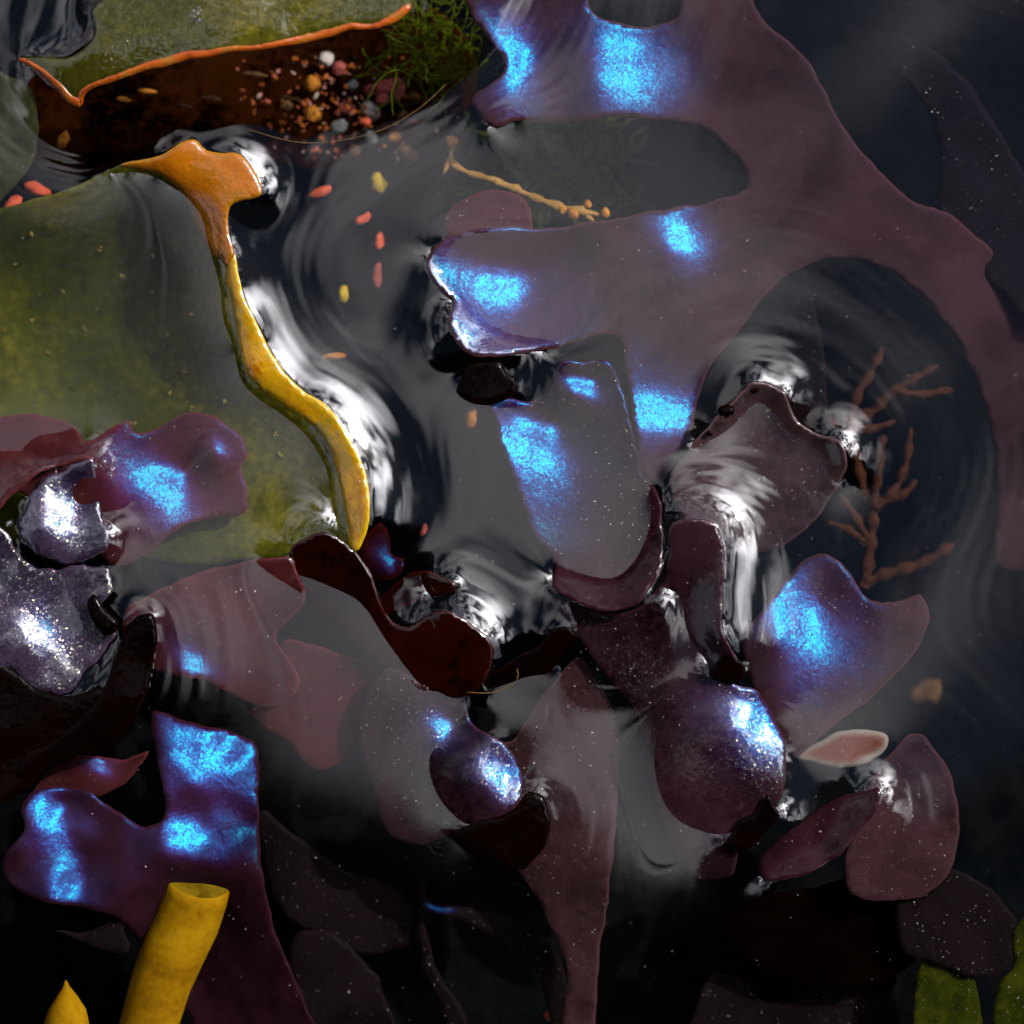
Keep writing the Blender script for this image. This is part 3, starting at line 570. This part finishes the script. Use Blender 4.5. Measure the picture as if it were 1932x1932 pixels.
frond('irish_moss_frond', 'dim pointed frond rising in the dark circle at right', [(1515, 512), (1530, 560), (1550, 640), (1560, 740), (1560, 800), (1440, 800), (1440, 700), (1480, 590)], [(1515, 520, -150), (1550, 700, -160), (1450, 760, -170)], mat='deep', rise=0)
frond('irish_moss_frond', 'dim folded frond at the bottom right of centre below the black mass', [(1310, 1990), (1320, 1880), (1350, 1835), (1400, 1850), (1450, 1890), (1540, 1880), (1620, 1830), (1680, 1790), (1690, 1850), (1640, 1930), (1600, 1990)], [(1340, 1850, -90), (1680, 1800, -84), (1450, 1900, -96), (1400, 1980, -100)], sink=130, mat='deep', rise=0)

frond('irish_moss_frond', 'black red sheet put in for the dark water below the silvery round bulge', [(850, 1575), (920, 1545), (972, 1522), (990, 1497), (1020, 1499), (1038, 1535), (1032, 1592), (1000, 1630), (955, 1646), (938, 1625), (895, 1612)], [(990, 1500, 8), (1030, 1540, 8), (1000, 1625, 6), (880, 1590, 4)], mat='dark', rise=10)  # dark window in the reflection, painted as a sheet
frond('irish_moss_frond', 'black sheet put in for the dark round patch of water under the tip of the pointed middle arm', [(864, 735), (880, 695), (900, 680), (945, 680), (957, 705), (973, 712), (968, 745), (930, 764), (890, 762)], [(900, 685, 6), (965, 715, 8), (930, 760, 6), (870, 735, 6)], mat='dark', rise=10)  # black shape added for the dark disc in the water
frond('irish_moss_frond', 'black sheet put in for the dark water under the curled thumb shaped tip', [(1338, 1268), (1358, 1240), (1375, 1228), (1398, 1245), (1406, 1270), (1382, 1290), (1352, 1287)], [(1345, 1268, 16), (1375, 1232, 22), (1400, 1265, 16), (1370, 1286, 10)], mat='dark', rise=16)  # painted dark patch of water beside the tip, not a foot
frond('seaweed_scrap', 'dark brown drop put in for the dark hole in the silvery frond', [(164, 1132), (180, 1122), (198, 1148), (224, 1172), (216, 1195), (190, 1193), (170, 1166)], [(170, 1135, 24), (215, 1185, 22), (190, 1190, 22)], mat='dark', rise=0, cat='seaweed scrap', thick=8)  # dark drop painted on top in place of a hole
frond('irish_moss_frond', 'brown weed sheet under the pebbles in the dark gap', [(40, 180), (160, 60), (400, 20), (640, 0), (830, 20), (900, 130), (860, 230), (740, 300), (600, 320), (420, 280), (240, 310), (80, 330)], [(100, 260, -330), (500, 180, -330), (800, 150, -330), (650, 290, -320)], mat='amber', rise=0, wave=8, wsc=60)
# green blades at the lower right corner
frond('sea_lettuce_blade', 'dark green blade at the bottom right under the reddish lobe', [(1738, 1815), (1790, 1820), (1840, 1850), (1845, 1990), (1732, 1990)], [(1740, 1830, -90), (1840, 1980, -90), (1740, 1980, -86)], mat='green', cat='seaweed', rise=0)
frond('sea_lettuce_blade', 'yellow green blade at the right edge of the bottom corner', [(1990, 1700), (1932, 1728), (1910, 1770), (1915, 1820), (1885, 1860), (1878, 1990), (1990, 1990)], [(1930, 1740, -84), (1890, 1950, -80), (1980, 1980, -90)], mat='green', cat='seaweed', rise=0)

# the yellow stipe and its neighbour
def tube_thing(name, path, mat, seg=28, cap=True):
    """path: (x, y, z, radius)"""
    P = [np.array(W(*p[:3])) for p in path]; R = [p[3]*S for p in path]; V = []; F = []
    for i, (p, r) in enumerate(zip(P, R)):
        t = P[min(i+1, len(P)-1)]-P[max(i-1, 0)]; t = Vector(t).normalized()
        a = t.orthogonal().normalized() if abs(t.z) > .99 else t.cross(Vector((0, 0, 1))).normalized(); b = t.cross(a)
        for k in range(seg):
            q = 2*math.pi*k/seg; rr = r*(1+0.03*mnoise.noise(Vector((math.cos(q), math.sin(q), i*.3))))
            V.append(tuple(Vector(p)+(a*math.cos(q)+b*math.sin(q))*rr))
    for i in range(len(P)-1):
        for k in range(seg): F.append((i*seg+k, i*seg+(k+1) % seg, (i+1)*seg+(k+1) % seg, (i+1)*seg+k))
    if cap: F.append(tuple(range(seg))[::-1]); F.append(tuple(range((len(P)-1)*seg, len(P)*seg)))
    return V, F
st = empty('kelp_stipe', W(300, 1860, -70)); tag(st, 'thick yellow kelp stipe with a cut end at lower left', 'kelp stipe')
path = [(375, 1664, -74, 57), (374, 1668, -76, 62), (368, 1690, -86, 63), (352, 1740, -102, 63), (330, 1790, -104, 61), (306, 1850, -120, 58), (285, 1920, -140, 56), (262, 2000, -163, 55)]
V, F = tube_thing('stem', path, None); F = F[:-2]; mesh_obj('stem', V, F, MAT['stipe'], st)
# concave cut end
e0 = np.array(V[:28]); c = e0.mean(0); t = Vector(np.array(W(352, 1740, -92))-np.array(W(375, 1662, -74))).normalized(); VV = []; FF = []
for i, q in enumerate((1.0, 0.9, 0.6, 0.3)):
    for p in e0: VV.append(tuple(c+(p-c)*q+np.array(t)*(0.0, -1*S, -1.5*S, -1*S)[i]))
for i in range(3):
    for k in range(28): FF.append((i*28+k, i*28+(k+1) % 28, (i+1)*28+(k+1) % 28, (i+1)*28+k))
FF.append(tuple(range(84, 112))); mesh_obj('cut_face', VV, FF, MAT['pith'], st)
V, F = tube_thing('x', [(124, 1850, -58, 2), (125, 1862, -58, 7), (126, 1880, -60, 20), (127, 1905, -64, 36), (126, 1935, -70, 44), (125, 1990, -80, 46)], None)
tag(mesh_obj('kelp_stipe', V, F, MAT['stipe']), 'pointed yellow tip poking in at the bottom left corner', 'kelp stipe')

# ------------------------------------------------------------------ branching and thready weeds
def branch_tubes(V, F, path, seg=7):
    v, f = tube_thing('', path, None, seg); b = len(V); V += v; F += [tuple(i+b for i in q) for q in f]
co = empty('coralline_alga', W(1640, 1120, -150)); tag(co, 'brown jointed coralline alga branching in the dark at right', 'coralline alga')
def knobbly(path, r0, r1):
    P = smooth_open([p for p in path], 12); n = len(P); o = []
    for i, p in enumerate(P):
        r = r0+(r1-r0)*i/(n-1); r *= 1+0.34*math.sin(i*1.9)+random.uniform(-.14, .14)
        if i >= n-2: r *= 0.75 if i == n-2 else 0.35
        o.append((p[0]+random.uniform(-1, 1), p[1]+random.uniform(-1, 1), p[2], max(r, 1.5)))
    return o
for p, a, b in [([(1630, 1110, -150), (1640, 1040, -140), (1648, 960, -130), (1655, 900, -122), (1668, 820, -112)], 14, 9), ([(1648, 960, -130), (1690, 920, -120), (1712, 860, -108), (1718, 808, -100)], 12, 9), ([(1655, 950, -128), (1700, 935, -120), (1730, 905, -112)], 10, 8),
                ([(1640, 1020, -140), (1610, 970, -130), (1585, 935, -122)], 12, 8), ([(1630, 1100, -148), (1680, 1080, -140), (1740, 1062, -132), (1800, 1025, -124)], 12, 11), ([(1640, 1030, -140), (1600, 1000, -132), (1560, 985, -126)], 10, 7),
                ([(1590, 800, -130), (1640, 780, -124), (1690, 735, -116), (1770, 690, -108)], 14, 8), ([(1600, 800, -132), (1620, 740, -120), (1645, 700, -112), (1665, 655, -104)], 12, 8), ([(1690, 735, -116), (1730, 745, -110), (1800, 735, -120)], 10, 9), ([(1590, 810, -130), (1640, 810, -124), (1690, 795, -118)], 12, 7), ([(1560, 800, -140), (1590, 805, -134), (1610, 850, -140), (1640, 960, -140)], 12, 12)]:
    V = []; F = []; branch_tubes(V, F, knobbly([(x, y, z-50) for x, y, z in p], a*0.9, b*0.9), 8); mesh_obj('branch', V, F, MAT['coralline'], co)
ta = empty('red_alga', W(1000, 400, -90)); tag(ta, 'tan beaded strand of alga crossing above the middle arm', 'seaweed')
for p, a, b in [([(855, 268, -110), (850, 300, -108), (880, 325, -106), (930, 340, -104), (985, 362, -102), (1040, 385, -100), (1090, 398, -98), (1130, 405, -96)], 6, 8), ([(850, 300, -108), (835, 330, -112)], 6, 5), ([(930, 340, -104), (960, 355, -100)], 7, 6), ([(1090, 398, -98), (1110, 385, -96)], 6, 6), ([(1100, 400, -98), (1122, 418, -98)], 6, 7)]:
    V = []; F = []; branch_tubes(V, F, knobbly(p, a, b), 8); mesh_obj('strand', V, F, MAT['strand'], ta)
for (x, y, r) in [(852, 268, 13), (1082, 402, 13), (1142, 402, 10), (1108, 386, 9), (1060, 396, 9)]:
    V = []; F = []; blob(V, F, W(x, y, -96), (r*S, r*S, r*S*.9), seed=x); mesh_obj('bead', V, F, MAT['peb_orange'], ta)
def filament_tuft(label, n, x0, x1, y0, y1, z0, z1, seed):
    random.seed(seed); V = []; F = []
    for i in range(n):
        x, y = random.uniform(x0, x1), random.uniform(y0, y1); a = random.uniform(0, 6.28); z = random.uniform(z0, z1); p = []
        for k in range(9):
            p.append((x, y, z, 1.1+random.random()*0.5)); a += random.uniform(-.7, .7); x += math.cos(a)*12; y += math.sin(a)*12; z += random.uniform(-3, 3)
        branch_tubes(V, F, p, 4)
    tag(mesh_obj('green_thread_alga', V, F, MAT['filament']), label, 'seaweed', kind=None)
filament_tuft('tangle of fine green thread alga right of the top kelp blade', 120, 740, 890, -10, 150, -280, -150, 3)
filament_tuft('dim greenish thread alga in the gap between the forked arms', 170, 930, 1160, 240, 380, -380, -300, 4)
for label, p in (('golden fibre curving over the pebbles in the dark gap', [(470, 245, 4), (560, 268, 4), (640, 265, 3), (720, 245, 3), (790, 205, 2), (840, 160, 1)]), ('fine fibre across the dark water by the red hood', [(880, 1306, 10), (930, 1306, 12), (975, 1285, 14), (975, 1262, 15)]), ('fine fibre on the dark water beside the silvery bulge', [(975, 1520, 6), (990, 1545, 6), (985, 1580, 5), (955, 1612, 4)]), ('fine fibre along the dark crescent', [(215, 1290, 14), (218, 1330, 12), (200, 1380, 8), (165, 1425, 4)])):
    V = []; F = []; branch_tubes(V, F, [(*q, 0.8) for q in smooth_open(p, 10)], 5)
    tag(mesh_obj('fibre', V, F, MAT['hair']), label, 'fibre')

# ------------------------------------------------------------------ loose grains and scraps
random.seed(11)
def pebble(x, y, z, r, col, label, group, el=1.0, ang=0.0, name='pebble', cat='pebble'):
    V = []; F = []; blob(V, F, (0, 0, 0), (r*S*el, r*S, r*S*.7), seed=x*.1, seg=10, ring=7)
    V = np.array(V); c, s = math.cos(ang), math.sin(ang); V = np.c_[V[:, 0]*c-V[:, 1]*s, V[:, 0]*s+V[:, 1]*c, V[:, 2]]+np.array(W(x, y, z))
    tag(mesh_obj(name, V, F, MAT['peb_'+col]), label, cat, group)
g = 'pebbles under the top kelp blade'
for x, y, r, col, lab in [(735, 170, 27, 'pink', 'largest pink red pebble in the dark gap under the top kelp'), (590, 158, 15, 'orange', 'round orange pebble nearest the orange rim of the top kelp'), (590, 215, 16, 'orange', 'round orange pebble in the middle of the dark gap'), (722, 188, 14, 'pink', 'small pink pebble touching the largest pink red one'), (698, 208, 17, 'white', 'whitish pebble just left below the largest pink red one'), (655, 205, 14, 'pink', 'pink pebble left of the whitish one in the dark gap'), (640, 238, 15, 'grey', 'grey pebble below the whitish one in the dark gap'), (700, 170, 13, 'pink', 'small pink pebble just left of the largest pink red one'), (640, 130, 16, 'pink', 'pink pebble highest in the dark gap under the kelp rim'), (615, 112, 14, 'white', 'white pebble tucked against the orange rim'), (700, 260, 13, 'grey', 'grey pebble at the lower edge of the dark gap'), (760, 220, 12, 'brown', 'brown pebble below right of the largest pink red one'), (670, 285, 11, 'brown', 'brown pebble lowest of those in the dark gap'), (540, 200, 12, 'brown', 'brown pebble leftmost of those in the dark gap'), (780, 185, 13, 'brown', 'brown pebble rightmost of those in the dark gap'), (665, 160, 11, 'grey', 'grey pebble between the top orange and largest pink pebbles'), (690, 230, 10, 'red', 'red pebble just under the whitish one'), (610, 262, 11, 'brown', 'brown pebble below the middle orange one'), (745, 260, 12, 'orange', 'orange pebble at the lower right of the dark gap')]:
    pebble(x, y, -290+random.uniform(-25, 25), r*0.95, col, lab, g, random.uniform(1, 1.3), random.uniform(0, 3))
for x, y, w, col, lab in [(278, 172, 18, 'orange', 'orange shell flake right of the kelp notch'), (232, 188, 14, 'orange', 'orange shell flake nearest the kelp notch'), (400, 186, 22, 'brown', 'brown shell flake in the middle of the dark gap'), (480, 140, 26, 'brown', 'brown shell flake highest under the kelp rim'), (545, 185, 22, 'brown', 'brown shell flake farthest right in the dark gap'), (350, 200, 16, 'brown', 'smallest brown shell flake above the orange kelp tip')]:
    pebble(x, y, -230, 5, col, lab, 'shell flakes under the top kelp', w/5, -0.1, 'shell_flake', 'shell flake')
named = {(604, 362): 'coral red scrap under the water right of the orange tip', (684, 413): 'slanting coral red scrap above the dark swirl', (714, 345): 'yellow green scrap below the edge of the dark gap', (648, 556): 'yellow scrap in the pale water right of the kelp', (716, 455): 'upright red scrap at the left of the dark swirl', (712, 520): 'long dull red scrap below the upright one', (120, 265): 'orange grain put in for the glint in the dark slot left of the orange tip', (630, 672): 'orange yellow scrap near the bend of the yellow edge', (890, 790): 'dim orange scrap left of the turquoise topped frond', (770, 290): 'tan scrap at the edge of the dark gap', (25, 388): 'larger red crust grain at the left edge', (70, 358): 'smaller red crust grain at the left edge', (1065, 1890): 'red scrap at the bottom edge near the centre', (1040, 1915): 'dull orange scrap at the bottom edge near the centre', (1750, 1305): 'blurred tan scrap in the dark at right', (800, 1000): 'faint pink scrap in the bright water'}  # the orange grain is colour painted in for a glint
for x, y, r, el, an, col, z in [(604, 362, 9, 2.6, 0.35, 'red', -70), (684, 413, 9, 2.2, 0.6, 'red', -70), (714, 345, 15, 1.5, 1.9, 'yellow', -80), (648, 556, 11, 1.6, 1.6, 'yellow', -60), (716, 455, 9, 2, 1.5, 'red', -70), (712, 520, 9, 3, 1.5, 'pink', -80), (120, 265, 11, 1.7, 1.3, 'orange', -60), (630, 672, 8, 3, 0.1, 'orange', -40), (890, 790, 12, 1.8, 1.5, 'orange', -60), (770, 290, 14, 1.6, -.6, 'brown', -90), (25, 388, 15, 1.5, 0.7, 'red', -30), (70, 358, 14, 1.8, -.4, 'red', -30), (1065, 1890, 9, 3, 1.5, 'red', -90), (1040, 1915, 12, 1.4, .6, 'red', -90), (1750, 1305, 26, 1.4, .3, 'brown', -210), (800, 1000, 6, 2.2, 1.2, 'pink', -40)]:
    pebble(x, y, z-150, r*0.95, col, named[(x, y)], None, el, an, 'seaweed_scrap', 'seaweed scrap')

# grit of shell and coralline crumbs on the brown weed in the gap
def grit():
    random.seed(23); V = []; F = []
    for i in range(230):
        x, y = random.gauss(650, 95), random.gauss(200, 52)
        if not (430 < x < 870 and 105 < y < 305): continue
        r = random.choice((1.6, 2.2, 3.0, 4.2)); el = random.uniform(1, 2.4); a = random.gauss(0, 0.7)
        v = []; f = []; blob(v, f, (0, 0, 0), (r*S*el, r*S, r*S*.7), seed=i*.7, seg=6, ring=4); b = len(V); c = W(x, y, -300+random.uniform(-20, 30))
        V += [(p[0]*math.cos(a)-p[1]*math.sin(a)+c[0], p[0]*math.sin(a)+p[1]*math.cos(a)+c[1], p[2]+c[2]) for p in v]; F += [tuple(k+b for k in q) for q in f]
    m = M('shell_grit'); nz = m.noise(75, 1, 0.5)
    col = m.ramp(nz.outputs['Fac'], [(0.30, (0.02, 0.006, 0.002)), (0.45, (0.14, 0.04, 0.008)), (0.55, (0.12, 0.022, 0.016)), (0.70, (0.17, 0.13, 0.11))])
    tag(mesh_obj('grit', V, F, m.done(m.sh('ShaderNodeBsdfDiffuse', col))), 'orange and pink shell grit strewn between the pebbles in the dark gap', 'grit', kind='stuff')
grit()

# fine specks of silt hanging in the water and lying on the weed
def specks():
    random.seed(5); V = []; F = []; rs = np.random.RandomState(4)
    pts = [(random.gauss(1250, 480), random.gauss(1250, 520), -random.expovariate(1/60.0)) for _ in range(900)]
    for poly, zf, rise, lift, silty in SHEETS:
        if not silty: continue
        x0, y0 = poly.min(0); x1, y1 = poly.max(0); area = (x1-x0)*(y1-y0); k = int(min(700, area/260)*(0.35 if x1 < 760 else 1.0))
        X = rs.uniform(x0, x1, k); Y = rs.uniform(y0, y1, k); m = inside(poly, X, Y)&(bdist(poly, X, Y) > 4)
        if m.any(): pts += list(zip(X[m], Y[m], zf(X[m], Y[m])+lift+5.5))
    for x, y, z in pts:
        if z > 2 and random.random() < 0.85: continue
        if not (-20 < x < 1952 and -20 < y < 1952): continue
        r = random.choice((0.8, .9, 1.0, 1.2, 1.5, 2.2)); c = Vector(W(x, y, z)); b = len(V)
        for q in range(4): V.append(tuple(c+Vector((random.gauss(0, 1), random.gauss(0, 1), random.gauss(0, 1))).normalized()*r*S))
        F += [(b, b+1, b+2), (b, b+2, b+3), (b, b+3, b+1), (b+1, b+3, b+2)]
    m = plain_mat('pale_silt', (0.06, 0.05, 0.045), (0.30, 0.26, 0.24), 400)
    tag(mesh_obj('silt', V, F, m, smooth=False), 'fine pale silt specks scattered through the water', 'silt', kind='stuff')
specks()

# ------------------------------------------------------------------ air bubbles
def bubble_mat():
    m = M('bubble_film'); lw = m.add('ShaderNodeLayerWeight'); lw.inputs['Blend'].default_value = 0.5
    f = m.math('ADD', m.math('MULTIPLY', m.math('POWER', lw.outputs['Facing'], 3.0), 0.8), 0.04)
    return m.done(m.mixsh(f, m.sh('ShaderNodeBsdfTransparent', (0.97, 0.98, 0.98)), m.sh('ShaderNodeBsdfGlossy', (1, 1, 1), 0.06)))
MAT['bubble'] = bubble_mat()
def bubble(x, y, z, r, label, group):
    V = []; F = []; seg, ring = 16, 10; cx, cy, cz = W(x, y, z); R = r*S
    V.append((cx, cy, cz+R))
    for i in range(1, ring):
        t = math.pi*i/ring
        for k in range(seg): V.append((cx+R*math.sin(t)*math.cos(2*math.pi*k/seg), cy+R*math.sin(t)*math.sin(2*math.pi*k/seg), cz+R*math.cos(t)))
    V.append((cx, cy, cz-R)); e = len(V)-1
    for k in range(seg): F.append((0, 1+k, 1+(k+1) % seg)); F.append((e, e-seg+(k+1) % seg, e-seg+k))
    for i in range(ring-2):
        for k in range(seg): p = 1+i*seg; F.append((p+k, p+seg+k, p+seg+(k+1) % seg, p+(k+1) % seg))
    tag(mesh_obj('air_bubble', V, F, MAT['bubble']), label, 'bubble', group)
for x, y, r in [(365, 20, 5), (372, 27, 7), (366, 34, 5), (378, 20, 4), (374, 14, 4), (360, 29, 4), (375, 38, 5)]:
    bubble(x, y, float(k1z(np.array([x]), np.array([y]))[0])+8, r, 'tiny air bubble in the cluster on the top kelp blade', 'bubbles on the top kelp')
for x, y, r, lab in [(17, 987, 7, 'round air bubble at the left edge beside the silver frond'), (196, 872, 9, 'largest air bubble where the maroon fronds meet'), (178, 880, 7, 'air bubble left of the largest one between the maroon fronds'), (214, 884, 7, 'air bubble right of the largest one between the maroon fronds'), (78, 1082, 5, 'small air bubble on the upper part of the violet wet frond'), (86, 1146, 5, 'small air bubble on the lower part of the violet wet frond')]:
    bubble(x, y, 18, r, lab, 'bubbles by the silver frond')

# ------------------------------------------------------------------ water surface
def water():
    n = 640; lo, hi = -60.0, 1992.0
    g = np.linspace(lo, hi, n); X, Y = np.meshgrid(g, g); dx = g[1]-g[0]; LAM = 70.0+10.0*np.clip((400-Y)/180, 0, 1)
    fix = np.full((n, n), -1e9); top = np.full((n, n), -1e9); rise = np.zeros((n, n))
    for poly, zf, rs, lift, _ in SHEETS:
        if rs <= 0: continue
        x0, y0 = poly.min(0); x1, y1 = poly.max(0)
        i0, i1 = np.searchsorted(g, x0), np.searchsorted(g, x1); j0, j1 = np.searchsorted(g, y0), np.searchsorted(g, y1)
        if i1 <= i0 or j1 <= j0: continue
        xs, ys = X[j0:j1, i0:i1], Y[j0:j1, i0:i1]; m = inside(poly, xs, ys)
        z = np.full(xs.shape, -1e9); z[m] = zf(xs[m], ys[m])+lift
        t = top[j0:j1, i0:i1]; r = rise[j0:j1, i0:i1]
        b = z > t; t[b] = z[b]; r[b] = rs
    em = top > 2.0
    target = np.minimum(np.maximum(top-6.0, -2.0), rise)
    h = None                                    # capillary surface: curvature balances weight; solved coarse to fine
    for st in (8, 4, 2, 1):
        e, t = em[::st, ::st], target[::st, ::st]; k = 4+(dx*st/LAM[::st, ::st])**2
        if h is None: h = np.zeros(e.shape)
        else: h = np.repeat(np.repeat(h, 2, 0), 2, 1)[:e.shape[0], :e.shape[1]]
        h = np.where(e, t, h)
        for it in range(260):
            p = np.pad(h, 1, mode='edge'); h = np.where(e, t, (p[:-2, 1:-1]+p[2:, 1:-1]+p[1:-1, :-2]+p[1:-1, 2:])/k)
    for it in range(2):
        p = np.pad(h, 1, mode='edge'); h = (p[:-2, 1:-1]+p[2:, 1:-1]+p[1:-1, :-2]+p[1:-1, 2:]+4*h)/8
    rp = 1.5*np.sin(X/150+0.7*np.sin(Y/210))*np.sin(Y/170+1.1)+0.25*np.sin((X*0.7+Y)/95+1.3*np.sin(X/140))
    hp = np.maximum(h, 0.02); dist = -np.log(hp/30.0)*LAM
    wob = 13*np.sin(X/71+2.0*np.sin(Y/127))+11*np.sin(Y/63+1.7*np.sin(X/113))
    brk = 0.5+0.5*np.sin(X/83+2.2*np.sin(Y/131)+1.1)*np.sin(Y/97+1.9*np.sin(X/119))
    br2 = 0.5+0.5*np.sin(X/67-1.7*np.sin(Y/101))*np.sin(Y/73+2.1*np.sin(X/89)+0.7)
    ring = np.sin((dist+wob)/3.4)*0.07*brk+np.sin((dist*1.1-wob)/5.6)*0.12*br2+np.sin((dist*0.8-wob*1.2)/9.5)*0.20*(1.2-brk)+np.sin((dist*1.3+wob*1.6)/21.0)*0.30
    h = h+rp+np.where(em, 0, ring*np.clip(hp/6.0, 0.10, 1.0))
    # ring of coarse water out to the shore
    ext = np.array([60, 150, 300, 600, 1200, 2200, 3800]); gg = np.r_[lo-ext[::-1], g, hi+ext]; N = len(gg); e = len(ext)
    XX, YY = np.meshgrid(gg, gg); HH = np.zeros((N, N)); HH[e:-e, e:-e] = h
    V = np.stack([(XX-966)*S, (966-YY)*S, HH*S], 2).reshape(-1, 3)
    me = bpy.data.meshes.new('water')
    idx = np.arange(N*N).reshape(N, N); a, b, c, d = idx[:-1, :-1], idx[1:, :-1], idx[1:, 1:], idx[:-1, 1:]
    Q = np.stack([a, b, c, d], 2).reshape(-1, 4); nf = len(Q)
    me.vertices.add(len(V)); me.vertices.foreach_set('co', V.astype(np.float32).ravel())
    me.loops.add(nf*4); me.loops.foreach_set('vertex_index', Q.astype(np.int32).ravel())
    me.polygons.add(nf); me.polygons.foreach_set('loop_start', np.arange(0, nf*4, 4, dtype=np.int32))
    me.update(calc_edges=True); me.validate()
    me.polygons.foreach_set('use_smooth', [True]*len(me.polygons))
    me.materials.append(MAT['water']); o = bpy.data.objects.new('water', me); COL.objects.link(o)
    tag(o, kind='structure')
water()
